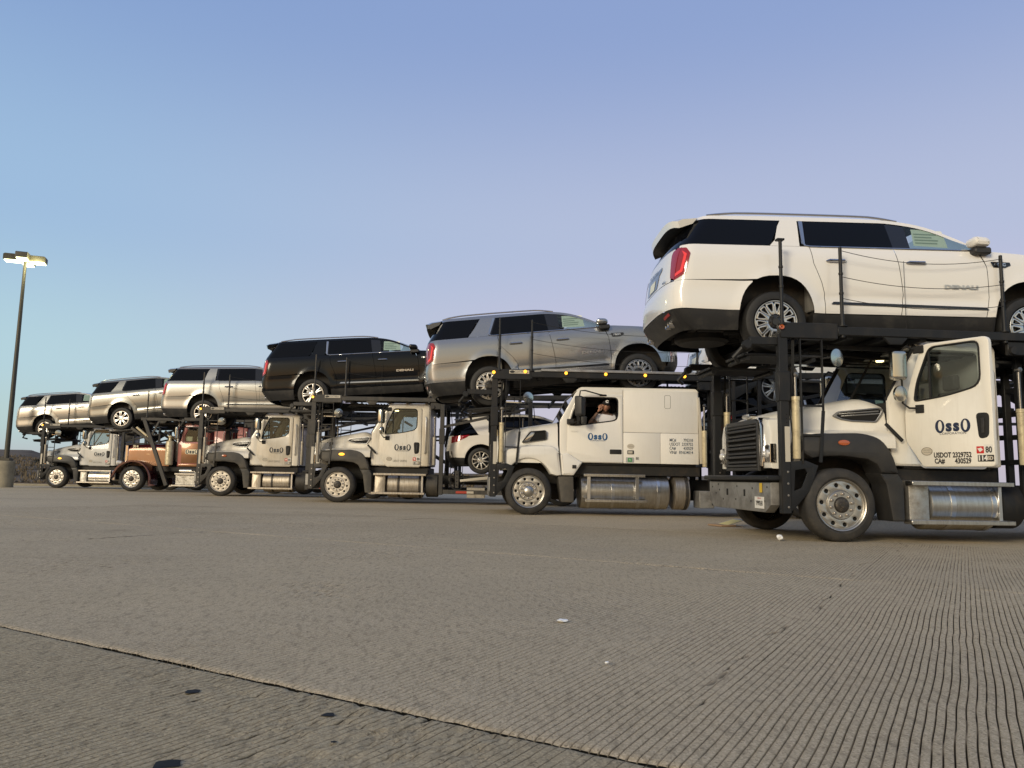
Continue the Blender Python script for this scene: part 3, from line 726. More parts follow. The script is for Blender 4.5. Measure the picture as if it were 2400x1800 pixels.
    OUT['tail_light_bar'] = b1, 'tailbar'
    for side in ('',):
        OUT['tail_gate'] = panel([(-.83, .95), (.83, .95), (.80, 1.41), (-.80, 1.41)], rf(), YS, VS), 'paint1'
        OUT['rear_glass'] = panel([(-.86, 1.415), (.86, 1.415), (.72, 1.835), (-.72, 1.835)], rf(.0), YS, VS), 'tint1'
        OUT['rear_bumper'] = panel([(-.92, .57), (.92, .57), (.93, .94), (-.93, .94)], rf(), YS, VS), 'paint1'
        OUT['lower_bumper'] = panel([(-.90, .30), (.90, .30), (.92, .565), (-.92, .565)], rf(-.008), YS, VS), 'plastic1'
        OUT['plate_recess'] = panel([(-.30, .98), (.30, .98), (.36, 1.16), (.46, 1.20), (.46, 1.25), (-.46, 1.25), (-.46, 1.20), (-.36, 1.16)], rf(.006), YS, VS), 'trim1'
        OUT['licence_plate'] = panel([(-.16, 1.0), (.16, 1.0), (.16, 1.14), (-.16, 1.14)], rf(.010), YS, VS), 'paper1'
        OUT['bumper_reflector'] = panel([(-.80, .50), (-.60, .47), (-.60, .50), (-.80, .535)], rf(.006), YS, VS), 'red'
        sv = []; sq = []; ny = 16
        for k in range(ny+1):
            t = -1+2*k/ny; y = .80*t; tip = -1.235+dx+.10*abs(t)**5; dz = -.035*abs(t)**8; zc = .05*(1-abs(t)**2.4)
            sv += [(-.88+dx, y, roof(-.88)+zc+dz), (-1.12+dx+.05*abs(t)**5, y*.99, 1.872+zc*.85+dz), (tip, y*.97, 1.845+zc*.7+dz), (tip+.02, y*.96, 1.755+zc*.7+dz), (-.93+dx, y*.95, 1.79)]
        under = []
        for k in range(ny):
            for j in range(4): (sq if j < 3 else under).append((k*5+j, k*5+j+1, k*5+5+j+1, k*5+5+j))
        sq += [(0, 1, 2, 3, 4), tuple(ny*5+j for j in range(5))]
        OUT['spoiler_underside'] = MB().add(sv, under).mesh('spoiler_underside'), 'plastic1'
        sp_ = MB().add(sv, sq)
        OUT['spoiler'] = sp_.mesh('spoiler'), 'paint1'
        OUT['emblem_lettering'] = None
    # roof, bonnet, windscreen, front, underbody, core
    xs = fr(-.97+dx, 2.15+D, .1); vs = []; fs = []; n = 12
    for x in xs:
        yy = y_at(x, roof(x))
        for k in range(n+1):
            t = -1+2*k/n; vs.append((x, yy*t, roof(x)+.065*(1-abs(t)**2.4)))
    for i in range(len(xs)-1):
        for k in range(n): fs.append((i*(n+1)+k, i*(n+1)+k+1, (i+1)*(n+1)+k+1, (i+1)*(n+1)+k))
    OUT['roof'] = MB().add(vs, fs).mesh('roof'), 'paint1'
    xs = fr(2.15+D, 2.80+D, .08); vs = []; fs = []
    for x in xs:
        yy = y_at(x, max(1.44, roof(x)))-.03
        for k in range(n+1):
            t = -1+2*k/n; vs.append((x+.16*(1-t*t), yy*t, roof(x)+.04*(1-abs(t)**2.4)))
    for i in range(len(xs)-1):
        for k in range(n): fs.append((i*(n+1)+k, i*(n+1)+k+1, (i+1)*(n+1)+k+1, (i+1)*(n+1)+k))
    OUT['windscreen'] = MB().add(vs, fs).mesh('windscreen'), 'clear1'
    hz = spl([(2.6, 1.455), (wb, 1.395), (wb+.6, 1.30), (wb+.9, 1.17)]); xs = fr(2.76+D, wb+.88, .1); vs = []; fs = []
    for x in xs:
        yy = y_at(x, hz(x))
        for k in range(n+1):
            t = -1+2*k/n; vs.append((x, yy*t, hz(x)+.075*(1-abs(t)**3)))
    for i in range(len(xs)-1):
        for k in range(n): fs.append((i*(n+1)+k, i*(n+1)+k+1, (i+1)*(n+1)+k+1, (i+1)*(n+1)+k))
    OUT['bonnet'] = MB().add(vs, fs).mesh('bonnet'), 'paint1'
    def ffx(y, z):
        t = min(.999, abs(y)/SUV_W(z)); return (xf(z)-.70*(1-(1-t**2.6)**(1/2.6)), y, z)
    OUT['front_bumper'] = panel([(-.93, .33), (.93, .33), (.95, .72), (-.95, .72)], ffx, YS, VS), 'plastic1'
    OUT['grille'] = panel([(-.62, .73), (.62, .73), (.66, 1.20), (-.66, 1.20)], ffx, YS, VS), 'chrome1'
    OUT['head_light'] = panel([(-.95, .73), (-.63, .73), (-.67, 1.20), (-.93, 1.15)], ffx, YS, VS), 'lamp'
    core = MB().box(-1.0, wb+.7, -.70, .70, .42, 1.36, .05)
    core.box(.52, wb-.52, -.93, .93, .42, .56, .02).box(-1.10, -.55, -.80, .80, .45, .90, .04).box(.55, 2.7+D, -.90, .90, .50, .60, .02)
    core.box(.60, 2.7+D, -.945, -.93, .55, 1.38, .004).box(.60, 2.7+D, .93, .945, .55, 1.38, .004)
    OUT['inner_body'] = core.mesh('inner_body'), 'under1'
    ub = MB().tube([(0, -.78, .40), (0, .78, .40)], .05, 10).lathe([(.02, -.16), (.13, -.10), (.15, 0), (.13, .1), (.02, .16)], 'y', (0, .05, .40), 14)
    ub.tube([(wb, -.75, .40), (wb, .75, .40)], .04, 8).box(-.9, wb+.6, -.52, -.42, .36, .46, .01).box(-.9, wb+.6, .42, .52, .36, .46, .01)
    ub.lathe([(.05, .30), (.33, .30), (.38, .34), (.38, .42), (.33, .46), (.05, .46)], 'z', (-.72, 0, -.04), 24).tube([(-1.05, .35, .36), (-.5, .35, .36), (-.3, .4, .42), (.6, .4, .40)], .05, 8).tube([(-.55, -.5, .34), (-.1, -.55, .38), (.9, -.45, .36)], .035, 8)
    ub.beam((.0, -.55, .40), (.9, -.6, .40), .06, .05).beam((0, .55, .40), (.9, .6, .40), .06, .05).tube([(-.05, -.62, .38), (-.08, -.60, .72)], .035, 8).tube([(-.05, .62, .38), (-.08, .60, .72)], .035, 8)
    ub.beam((-.95, -.7, .42), (-.95, .7, .42), .08, .1)
    OUT['chassis'] = ub.mesh('chassis'), 'under1'
    ex = MB()
    for q in (-.66, -.53): ex.lathe([(.045, 0), (.052, -.01), (.052, .14), (.03, .14), (.030, .02), (.045, 0)], 'x', (-1.24+dx, q, .41), 14)
    OUT['exhaust_tip'] = ex.mesh('exhaust_tip'), 'chrome'
    cab = MB().box(1.0+D, 1.5+D, -.75, -.2, .7, 1.15, .08).box(.95+D, 1.15+D, -.73, -.22, 1.1, 1.62, .07).box(1.0+D, 1.5+D, .2, .75, .7, 1.15, .08).box(.95+D, 1.15+D, .22, .73, 1.1, 1.62, .07).box(.5+D, .6+D, -.8, .8, .6, 1.74, .02)
    cab.box(2.35+D, 2.75+D, -.85, .85, 1.0, 1.40, .08)
    OUT['seats'] = cab.mesh('seats'), 'interior1'
    OUT.pop('emblem_lettering')
    return OUT, y_at, rx
def wheel_meshes(style):
    ty = MB().lathe([(.285, .02), (.30, -.005), (.345, -.012), (.395, .004), (.412, .03), (.417, .06), (.417, .22), (.412, .25), (.395, .27), (.30, .28)], 'y', n=48, caps=False).mesh('tyre')
    back = MB().lathe([(.288, -.003), (.28, .02), (.262, .03), (.25, .10), (.12, .07), (.0, .07)], 'y', n=40, caps=False).mesh('rim')
    sp_ = MB()
    def wedge(a, r0, r1, w0, w1, y0, y1, holes=True):
        ca, sa = math.cos(a), math.sin(a)
        def P(r, t): return (r*ca-t*sa, r*sa+t*ca)
        outer = [P(r0, -w0), P(r1*.86, -w1), P(r1, -w1*.9), P(r1, w1*.9), P(r1*.86, w1), P(r0, w0)]
        k = .62
        inn = [P(r0+.045, -w0*.3), P(r1*.86, -w1*k), P(r1-.022, -w1*k*.85), P(r1-.022, w1*k*.85), P(r1*.86, w1*k), P(r0+.045, w0*.3)]
        sp_.plate(outer, y0, y1, holes=[inn] if holes else (), b=.003)
    if style == 'loop':
        for k in range(7): wedge(2*math.pi*(k+.25)/7, .10, .262, .030, .055, .004, .05)
        for k in range(7): wedge(2*math.pi*(k+.75)/7, .10, .262, .016, .042, .008, .05)
        sp_.lathe([(.286, .002), (.280, -.004), (.272, -.004), (.268, .004)], 'y', n=40, caps=False)
    elif style == 'multi':
        for k in range(7):
            for d_ in (-.19, .06): wedge(2*math.pi*k/7+d_, .07, .27, .012, .019, .004, .05, False)
        sp_.lathe([(.286, .002), (.280, -.006), (.262, -.006), (.258, .004)], 'y', n=40, caps=False)
    elif style == 'spoke':
        for k in range(10): wedge(2*math.pi*k/10, .06, .268, .016, .020, .004, .05, False)
        sp_.lathe([(.286, .002), (.280, -.006), (.262, -.006), (.258, .004)], 'y', n=40, caps=False)
    else:
        for k in range(6):
            a = 2*math.pi*(k+.2)/6
            for d in (-.14, .14): wedge(a+d, .08, .27, .012, .018, .004, .05, False)
        sp_.lathe([(.286, .002), (.280, -.006), (.262, -.006), (.258, .004)], 'y', n=40, caps=False)
    sp_ = sp_.mesh('spokes')
    hub = MB().lathe([(.0, .004), (.045, .004), (.05, .012), (.105, .022), (.115, .06)], 'y', n=24)
    for k in range(6): hub.lathe([(.0, -.004), (.012, -.002), (.013, .03)], 'y', (.075*math.cos(k*1.047), 0, .075*math.sin(k*1.047)), 8)
    return ty, back, sp_, hub.mesh('hub')
def suv_wheel(root, x, y, z, style, far=False, r=.417, spoke_mat='machined'):
    e = empty('wheel', root, (x, y, z), (0, R(random.uniform(0, 60)), R(180) if far else 0)); e.scale = (r/.417,)*3
    ty, back, sp_, hub = cached(('suvwheel', style), lambda: wheel_meshes(style))
    obj('tyre', ty, 'tyre_new', e); obj('rim', back, 'wheel_dark', e); obj('spokes', sp_, spoke_mat, e); obj('hub', hub, 'wheel_dark' if style == 'loop' else 'machined', e)
SUV_MAT = {'plastic': 'plastic_black', 'trim': 'trim_gloss_black', 'tint': 'tint_glass', 'clear': 'clear_glass', 'chrome': 'chrome', 'satin': 'satin_metal', 'tail': 'tail_red', 'tailbar': 'tail_bright_red', 'paper': 'paper', 'red': 'tail_red', 'lamp': 'lamp_clear', 'under': 'underbody', 'interior': 'interior_grey', 'handle': 'chrome'}
def make_suv(label, kind, paint, style, loc, pitch, yaw, badge=True, tail='tail_red', handle='chrome', moulding='trim_gloss_black', spoke='machined', name='sport_utility_vehicle', sticker=True, trim='chrome', lettering='DENALI'):
    OUT, y_at, rx = cached(('suv', kind), lambda: suv_meshes(kind)); S = suv_spec(kind); D = S['D']
    root = empty(name, None, loc, (0, -pitch, yaw)); tag(root, label, 'car', 'sport utility vehicles on the truck decks')
    for key, (me, mk) in OUT.items():
        nm = key.split('#')[0]; one = mk.endswith('1'); mk = mk.rstrip('1')
        m = {'paint': paint, 'handle': handle, 'tail': tail, 'chrome': trim}.get(mk) or SUV_MAT.get(mk)
        if nm == 'exhaust_tip' or nm == 'grille': m = 'chrome'
        if nm == 'tail_light_bar' and tail != 'tail_red': m = 'lamp_clear'
        if nm == 'door_moulding': m = moulding
        obj(nm, me, m, root)
        if not one: obj(nm, me, m, root, scale=(1, -1, 1))
    for x in (0, S['wb']):
        suv_wheel(root, x, -.975, .417, style, spoke_mat=spoke); suv_wheel(root, x, .975, .417, style, True, spoke_mat=spoke)
    if sticker:    # price sheet inside the front side window
        sx = 1.90+D
        fn = lambda x, z: (x, -y_at(x, z, -.012), z)
        st = obj('window_sticker', cached(('stick', kind), lambda: panel([(sx, 1.50), (sx+.46, 1.48), (sx+.43, 1.735), (sx+.01, 1.755)], fn, fr(sx, sx+.5, .1), fr(1.4, 1.8, .06))), 'paper', root)
        pr = [panel([(sx+.03, 1.69-.045*k), (sx+.03+w_, 1.69-.045*k-.004), (sx+.03+w_, 1.67-.045*k-.004), (sx+.03, 1.67-.045*k)], lambda x, z: (x, -y_at(x, z, -.0095), z), [], []) for k, w_ in enumerate((.31, .24, .32, .30))]
        obj('print', cached(('print', kind), lambda: merge(pr)), 'paper_grey', st)
    def side_text(s, size, x, z, m, sx_=1.0, off=.010, nm='lettering'):
        def mk():
            me = text_mesh(s, size, .004, 'CENTER', 0, sx_).copy()
            for v in me.vertices: v.co = (x+v.co.x, -y_at(x+v.co.x, z+v.co.y, off), z+v.co.y)
            return me
        obj(nm, cached(('side', s, kind, x, z), mk), m, root)
    if badge:
        if lettering: side_text(lettering, .070, 2.46+D, .92, 'satin_metal', 1.9, .014)
        bz = 1.235
        obj('fender_badge', cached(('badge', kind), lambda: panel([(2.90+D, bz-.03), (3.06+D, bz-.035), (3.14+D, bz+.0), (3.13+D, bz+.04), (2.87+D, bz+.045)], lambda x, z: (x, -y_at(x, z, .012), z), [], [])), 'trim_gloss_black', root)
        side_text('GMC', .05, 2.99+D, bz+.004, 'satin_metal', 1.4, .016)
        t = text('YUKON', .085, 'trim_gloss_black', root, (rx(.0, 1.225, .012), 0, 1.225), (R(90), 0, R(-90)), .004, sx=1.6)
        t = text('DENALI', .045, 'trim_gloss_black', root, (rx(-.62, .985, .008), -.60, .985), (R(90), 0, R(-90)), .002, sx=1.5)
    return root
# ------------------------------------------------------------------ crossover carried low behind a cab
def crossover_meshes():
    W = spl([(.2, .80), (.4, .90), (.6, .918), (.85, .920), (1.0, .905), (1.08, .88), (1.3, .76), (1.5, .64), (1.6, .52)])
    xr = spl([(.2, -.75), (.4, -.92), (.6, -.96), (.75, -.94), (.95, -.90), (1.1, -.86), (1.3, -.70), (1.5, -.52), (1.6, -.44)]); wb = 2.73
    roof = spl([(-.62, 1.46), (-.3, 1.515), (.3, 1.56), (1.0, 1.565), (1.5, 1.52), (1.9, 1.40), (2.4, 1.14), (2.6, 1.03)])
    def y_at(x, z, off=0):
        w = W(z); t = max(0, (x-xr(z))/.5)
        if t < 1: w *= (1-(1-t)**2.8)**(1/2.8)
        t = max(0, (3.55-x)/.7)
        if t < 1: w *= (1-(1-t)**2.6)**(1/2.6)
        for a in (0, wb):
            r = math.hypot(x-a, z-.35); w += .016*math.exp(-((r-.46)/.05)**2) if z < 1 else 0
        return w+off
    sf = lambda off=0: (lambda x, z: (x, -y_at(x, z, off), z))
    US = fr(-1, 3.6, .06); VS = fr(.2, 1.6, .045); O = {}
    ar = lambda xa: [(xa+.43*math.cos(math.pi*k/18), .35+.43*math.sin(math.pi*k/18)) for k in range(19)]
    re = lambda a, b: [(xr(z)+.12, z) for z in fr(a, b, .06)]
    O['quarter_panel'] = panel([(.55, .96), (.62, .75), (.60, .50), (.50, .42)]+[p for p in ar(0) if p[1] > .40]+[(xr(.45)+.12, .45)]+re(.48, .93)+[(-.3, 1.0), (.05, 1.03)], sf(), US, VS), 'paint'
    O['lower_bumper_corner'] = panel([(-.44, .22), (xr(.25)+.12, .25)]+re(.28, .44)+[(-.42, .44)], sf(-.004), US, VS), 'plastic'
    O['door'] = panel([(.56, .96), (.63, .75), (.61, .45), (2.45, .40), (2.50, .75), (2.45, .98)], sf(), US, VS), 'paint'
    O['rocker_panel'] = panel([(.46, .20), (2.28, .20), (2.28, .39), (.46, .42)], sf(-.01), US, VS), 'plastic'
    O['front_fender'] = panel([(2.46, .42), (2.46, .98), (2.9, .95), (3.3, .85), (3.38, .5), (3.17, .42)]+[p for p in ar(wb) if p[1] > .42], sf(), US, VS), 'paint'
    O['roof_rail'] = panel([(x, roof(x)-.05) for x in fr(-.60, 2.4, .1)]+[(2.5, 1.0), (2.62, 1.02)]+[(x, roof(x)) for x in fr(-.60, 2.5, .1)][::-1], sf(.002), US, VS), 'paint'
    O['pillar'] = panel([(-.05, 1.03), (.52, .97), (.60, .99), (.16, 1.45), (-.12, 1.50), (-.35, 1.46)], sf(.003), US, VS), 'paint'
    O['quarter_window'] = panel([(-.86, 1.0), (-.30, 1.04), (-.03, 1.10), (.12, 1.44), (-.30, 1.47), (-.58, 1.42)], sf(-.002), US, VS), 'tint'
    O['side_window'] = panel([(.58, .985), (2.45, .99), (1.85, 1.36), (1.45, 1.47), (1.0, 1.512), (.30, 1.50), (.17, 1.45), (.24, 1.36)], sf(.0), US, VS), 'tint'
    O['window_trim'] = MB().tube([(x, -y_at(x, z, .006), z) for x, z in [(.2, 1.44), (.26, 1.34), (.58, .98), (1.2, .97), (2.4, .98)]], .010, 6).mesh('window_trim'), 'chrome'
    O['tail_light'] = panel([(xr(.95)+.12, .82), (-.60, .86), (-.36, .97), (-.28, 1.03), (xr(1.0)+.12, 1.0)], sf(.012), US, VS), 'tail'
    rf = lambda off=0: (lambda y, z: (xr(z)+.5*(1-(1-min(.999, abs(y)/W(z))**2.8)**(1/2.8))-off, y, z))
    YS = fr(-.9, .9, .08)
    O['tail_gate'] = panel([(-.82, .62), (.82, .62), (.80, 1.02), (-.80, 1.02)], rf(), YS, VS), 'paint1'
    O['rear_glass'] = panel([(-.80, 1.03), (.80, 1.03), (.58, 1.44), (-.58, 1.44)], rf(), YS, VS), 'tint1'
    O['rear_bumper'] = panel([(-.83, .22), (.83, .22), (.83, .61), (-.83, .61)], rf(), YS, VS), 'plastic1'
    vs = []; fs = []; xs = fr(-.72, 2.5, .1); n = 10
    for x in xs:
        yy = y_at(max(x, -.5), roof(x))*(1 if x > -.6 else .96)
        for k in range(n+1):
            t = -1+2*k/n; vs.append((x, yy*t, roof(x)+.06*(1-abs(t)**2.4)))
    for i in range(len(xs)-1):
        for k in range(n): fs.append((i*(n+1)+k, i*(n+1)+k+1, (i+1)*(n+1)+k+1, (i+1)*(n+1)+k))
    half = [f for f in fs if f[0] < (n+1)*25]
    O['roof'] = MB().add(vs, half).mesh('roof'), 'paint1'
    O['windscreen'] = MB().add(vs, [f for f in fs if f[0] >= (n+1)*25]).mesh('windscreen'), 'tint1'
    vs = []; xs2 = fr(2.42, 3.4, .1); fs = []
    for x in xs2:
        for k in range(n+1):
            t = -1+2*k/n; z = spl([(2.4, .99), (3.0, .93), (3.4, .78)])(x); vs.append((x, y_at(x, z)*t, z+.06*(1-abs(t)**3)))
    for i in range(len(xs2)-1):
        for k in range(n): fs.append((i*(n+1)+k, i*(n+1)+k+1, (i+1)*(n+1)+k+1, (i+1)*(n+1)+k))
    O['bonnet'] = MB().add(vs, fs).mesh('bonnet'), 'paint1'
    O['inner_body'] = MB().box(-.75, 3.3, -.58, .58, .22, .95, .05).box(.5, 2.4, -.85, .85, .3, .96, .03).box(-.3, 1.9, -.55, .55, .9, 1.45, .1).mesh('inner_body'), 'under1'
    return O
def make_crossover(label, loc, pitch, yaw, paint):
    O = cached('crossover', crossover_meshes); root = empty('crossover', None, loc, (0, -pitch, yaw)); tag(root, label, 'car', 'crossovers on the lower decks')
    for key, (me, mk) in O.items():
        one = mk.endswith('1'); mk = mk.rstrip('1'); m = paint if mk == 'paint' else SUV_MAT[mk]
        obj(key, me, m, root)
        if not one: obj(key, me, m, root, scale=(1, -1, 1))
    for x in (0, 2.73):
        suv_wheel(root, x, -.88, .35, 'spoke', r=.35); suv_wheel(root, x, .88, .35, 'spoke', True, r=.35)
    return root

# ------------------------------------------------------------------ trucks (local axes: x to the rear, y away from the near side, z up; origin under the front axle at the near side)
YAW = R(1.0); YAWS = {1: R(4.5), 2: R(2.5), 3: R(1), 4: R(1), 5: R(1), 6: R(1)}
def hand_hole_ring(r_out, r_in, r_c, r_h, n, y0, y1):
    holes = [ell(0, 0, r_in, r_in, 40)]+[ell(r_c*math.cos(2*math.pi*(k+.5)/n), r_c*math.sin(2*math.pi*(k+.5)/n), r_h, r_h, 10) for k in range(n)]
    return MB().plate(ell(0, 0, r_out, r_out, 48), y0, y1, holes=holes, b=.004)
def truck_wheel_meshes():
    ty = MB().lathe([(.318, .03), (.328, .004), (.35, -.010), (.40, -.004), (.436, .014), (.452, .036), (.4575, .06), (.4575, .22), (.452, .245), (.43, .27), (.32, .28)], 'y', n=56, caps=False).mesh('tyre')
    rim = MB().lathe([(.322, .030), (.325, .004), (.320, -.004), (.310, .002), (.300, .030), (.288, .036)], 'y', n=56, caps=False)
    rim.v, rim.f = rim.v, rim.f
    d = hand_hole_ring(.296, .180, .246, .027, 10, .030, .050); rim.add(d.v, d.f)
    rim.lathe([(.186, .031), (.176, .012), (.168, .004), (.10, .004), (.095, .02)], 'y', n=40, caps=False)
    back = MB().lathe([(.30, .065), (0, .065)], 'y', n=32, caps=False).mesh('brake_drum')
    hub = MB().lathe([(0, -.040), (.035, -.040), (.042, -.030), (.070, -.028), (.086, -.018), (.090, .006), (.098, .008)], 'y', n=28, caps=False).mesh('hub')
    hubc = MB().lathe([(0, -.055), (.05, -.052), (.095, -.030), (.112, .004)], 'y', n=28, caps=False).mesh('hub')
    nut = MB().lathe([(0, -.030), (.010, -.030), (.015, -.022), (.019, -.020), (.019, .006)], 'y', n=8, caps=False).mesh('lug_nut')
    return ty, rim.mesh('rim'), back, hub, nut, hubc
def truck_wheel(root, x, y, near=True, rim_m='wheel_polished', chrome_hub=False, front=True, r=.4575, nuts=True):
    ty, rim, back, hub, nut, hubc = cached('truckwheel', truck_wheel_meshes)
    e = empty('front_wheel' if front else 'rear_wheel', root, (x, y, r), (0, R(random.uniform(0, 30)), 0 if near else R(180))); e.scale = (r/.4575,)*3
    obj('tyre', ty, 'tyre', e); obj('rim', rim, rim_m, e); obj('brake_drum', back, 'hole_black', e)
    obj('hub', hubc if chrome_hub else hub, rim_m if chrome_hub else 'hub_dark', e)
    if nuts and near:
        for k in range(10):
            a = 2*math.pi*k/10; obj('lug_nut', nut, 'chrome' if chrome_hub else 'nut_metal', e, (.138*math.cos(a), .004, .138*math.sin(a)))
    return e
def logo(parent, cx, y, cz, w, m, small=True, small_m=None):
    """the big O s s O word mark, centred on (cx, cz)"""
    h = w*.36; mb = []
    for sx in (-1, 1):
        ox = cx+sx*(w*.5-w*.135)
        MB().plate(ell(ox, cz, w*.135, h*.5, 28), y-.003, y, holes=[ell(ox+sx*-.008*w, cz+.012*w, w*.060, h*.38, 28)], b=0).build('logo_letter', m, parent, smooth=0)
    for sx in (-1, 1): text('s', w*.42, m, parent, (cx+sx*w*.106, y-.003, cz+.0*w), bold=.020*w, name='logo_letter', sx=1.05)
    if small: text('CORPORATION', w*.085, small_m or m, parent, (cx, y-.003, cz-h*.56), name='lettering', sx=1.25)
def loft(rows, closed=False):
    n = len(rows[0]); fs = []
    for i in range(len(rows)-1):
        for k in range(n if closed else n-1): fs.append((i*n+k, i*n+(k+1) % n, (i+1)*n+(k+1) % n, (i+1)*n+k))
    return MB().add([p for r in rows for p in r], fs)
def cylinder_ram(root, x, y, z0, z1, z2, m):
    MB().lathe([(.0, z0), (.045, z0), (.048, z0+.01), (.048, z1-.05), (.054, z1-.045), (.054, z1), (.02, z1)], 'z', (x, y, 0), 16).build('hydraulic_cylinder', m, root)
    MB().lathe([(.022, z1-.02), (.022, z2-.05), (.0, z2-.04)], 'z', (x, y, 0), 12).lathe([(0, -.04), (.032, -.035), (.032, .035), (0, .04)], 'y', (x, y, z2-.02), 12).build('hydraulic_rod', 'rod_chrome', root)
def rack(root, dusty=False, zb=2.66, cyl='cylinder_cream', grey_rail=False, marker_lit=False, cap=False, posts=((-.70, 3.80), (.10, 3.75), (2.3, 3.72)), wires=True, mast_x=-.70, ladder=True, length=9.2, brace=False, wheel_z=2.4, front_rack=True, mirror=True, logo_plate=True, back_post=2.65, arm_x=-1.25, clutter=True, lattice=False):
    st = 'rack_steel_dusty' if dusty else 'rack_steel'
    zt = zb+.06
    if front_rack:
        for y0 in (.0, 2.42):
            near = y0 < 1
            m = MB().box(mast_x-.06, mast_x+.06, y0, y0+.10, .34, zb-.05, .008).build('mast', st, root)
            MB().box(mast_x-.075, mast_x+.075, y0-.014, y0+.114, 1.74, 2.12, .008).build('sleeve', st, m)
            if near:
                for k in range(6): MB().lathe([(0, -.002), (.010, -.002), (.010, .002)], 'y', (mast_x+.02, y0, 1.32+k*.05), 8).build('adjuster_hole', 'hole_black', m)
            MB().box(mast_x-.01, mast_x+.055, y0-.006 if near else y0+.10, y0 if near else y0+.106, .98, 1.42, .001).build('reflective_strip', 'reflector_white', m)
            pl = MB().plate([(mast_x-.03, .36), (mast_x+.06, .36), (mast_x+.30, .62), (mast_x+.42, .94), (mast_x+.26, 1.0), (mast_x-.03, .98)], y0+.012, y0+.03, holes=[[(mast_x+.10, .62), (mast_x+.20, .66), (mast_x+.28, .84), (mast_x+.25, .90), (mast_x+.12, .88)]], b=.003).build('mounting_bracket', st, root)
            for k in range(4): MB().lathe([(0, -.014), (.014, -.012), (.018, 0), (.018, .004)], 'y', (mast_x+.02, y0+.01, .42+k*.145), 8).build('bolt', 'nut_metal', pl)
            cylinder_ram(root, mast_x+.15, y0+.02, 1.02, 1.80, 2.10, cyl)
            MB().box(mast_x-.04, .02, y0-.016, y0+.10, zb-.11, zb+.09, .008).build('rack_corner', st, root)
            # cradle arm that carries the vehicle's rear wheels ahead of the mast
            MB().box(arm_x, mast_x-.05, y0+.04, y0+.13, wheel_z+.02, wheel_z+.12, .008).build('cradle_arm', st, root)
            hub_y = y0+.05
            MB().lathe([(0, -.02), (.05, -.02), (.06, 0), (.06, .06), (0, .07)], 'y', (arm_x-.03, hub_y, wheel_z+.02), 14).build('pivot', st, root)
            MB().tube([(arm_x-.03, hub_y+.1, wheel_z+.02), (arm_x-.15, hub_y+.15, wheel_z-.12), (arm_x-.04, hub_y+.3, wheel_z-.16)], .03, 8).build('link_arm', st, root)
            for q, (dx_, r_) in enumerate(((.085, .011), (.105, .009))):
                MB().tube([(mast_x+dx_, y0+.05, .95), (mast_x+dx_+.02, y0+.03, 1.3+.1*q), (mast_x+dx_-.01, y0+.05, 1.75), (mast_x+dx_+.03, y0+.02, 2.15), (mast_x+dx_+.06, y0+.06, zb-.1)], r_, 6).build('hydraulic_hose', 'rubber_black', root)
            lx = (mast_x+.225, mast_x+.51)
            ly = y0+.02 if near else y0+.08
            la = MB().beam((lx[0], ly, .96), (lx[0], ly, zb-.06), .014, .045, .004)
            la.beam((lx[1], ly, 1.62), (lx[1], ly, zb-.06), .014, .045, .004).beam((lx[1]-.055, ly, .98), (lx[1], ly, 1.63), .014, .045, .004)
            la = la.build('ladder', st, root)
            for k, z in enumerate((zb-.12, 2.32, 2.00, 1.69, 1.32)): MB().beam((lx[0], ly, z), (lx[1]-(.0 if z > 1.6 else .02), ly, z), .022, .026, .004).build('rung', st, la)
            if near:
                MB().lathe([(0, 0), (.012, -.03), (.03, -.035), (.034, -.02), (.03, 0)], 'y', (mast_x-.03, y0-.014, zb+.02), 10).build('marker_light', 'amber_lit' if marker_lit else ('amber_off' if marker_lit is None else 'amber_dim'), root)
                if logo_plate:
                    lp = MB().box(-.42, -.02, y0-.024, y0-.017, zb+.005, zb+.075, .001).build('name_plate', 'reflector_white', root)
                    MB().plate(ell(-.36, zb+.04, .05, .025, 16), y0-.027, y0-.0245, b=0).build('oval_badge', 'sticker_black', lp); text('COTTRELL', .055, 'text_black', lp, (-.18, y0-.0255, zb+.04))
        MB().box(mast_x-.03, mast_x+.03, .10, 2.42, zb-.10, zb-.02, .006).build('front_cross_member', st, root)
    x0 = mast_x+.72 if front_rack else .2
    for y0 in (-.016, 2.44):
        MB().box(x0, back_post+.06, y0, y0+.09, zb-.055, zb+.055, .008).build('deck_beam', st, root)
        if grey_rail: MB().box(x0+.2, back_post+.5, y0-.02, y0+.09, zb+.065, zb+.115, .006).build('top_rail', 'rail_grey', root)
        MB().plate([(x0+.62, zb-.055), (x0+.95, zb-.055), (x0+.86, zb-.15), (x0+.71, zb-.15)], y0+.02, y0+.06, b=.004).build('gusset', st, root)
    for k in range(6):
        x = x0+.15+k*.5; MB().box(x, x+.09, .07, 2.45, zb-.09, zb-.02, .006).build('cross_member', st, root)
    for y0 in (.22, 1.58):
        mb = MB().box(x0-.05, back_post+.6, y0, y0+.74, zb-.012, zb+.0, .003)
        k = x0
        while k < back_post+.5: mb.box(k, k+.035, y0+.01, y0+.73, zb+.0005, zb+.022, .004); k += .085
        mb.build('runway', st, root)
    for k in range(4):
        y = .5+k*.5; MB().beam((x0+.1, y, zb-.12), (back_post, y+random.uniform(-.1, .1), zb-.15), .05, .06).build('stringer', st, root)
    MB().tube([(x0, .8, zb-.15), (x0+1, .9, zb-.2), (back_post, .7, zb-.14)], .018, 6).build('hose', 'rubber_black', root)
    MB().tube([(x0, 1.2, zb-.16), (x0+.8, 1.3, zb-.22), (back_post, 1.5, zb-.15)], .015, 6).build('hose', 'rubber_black', root)
    pp = []
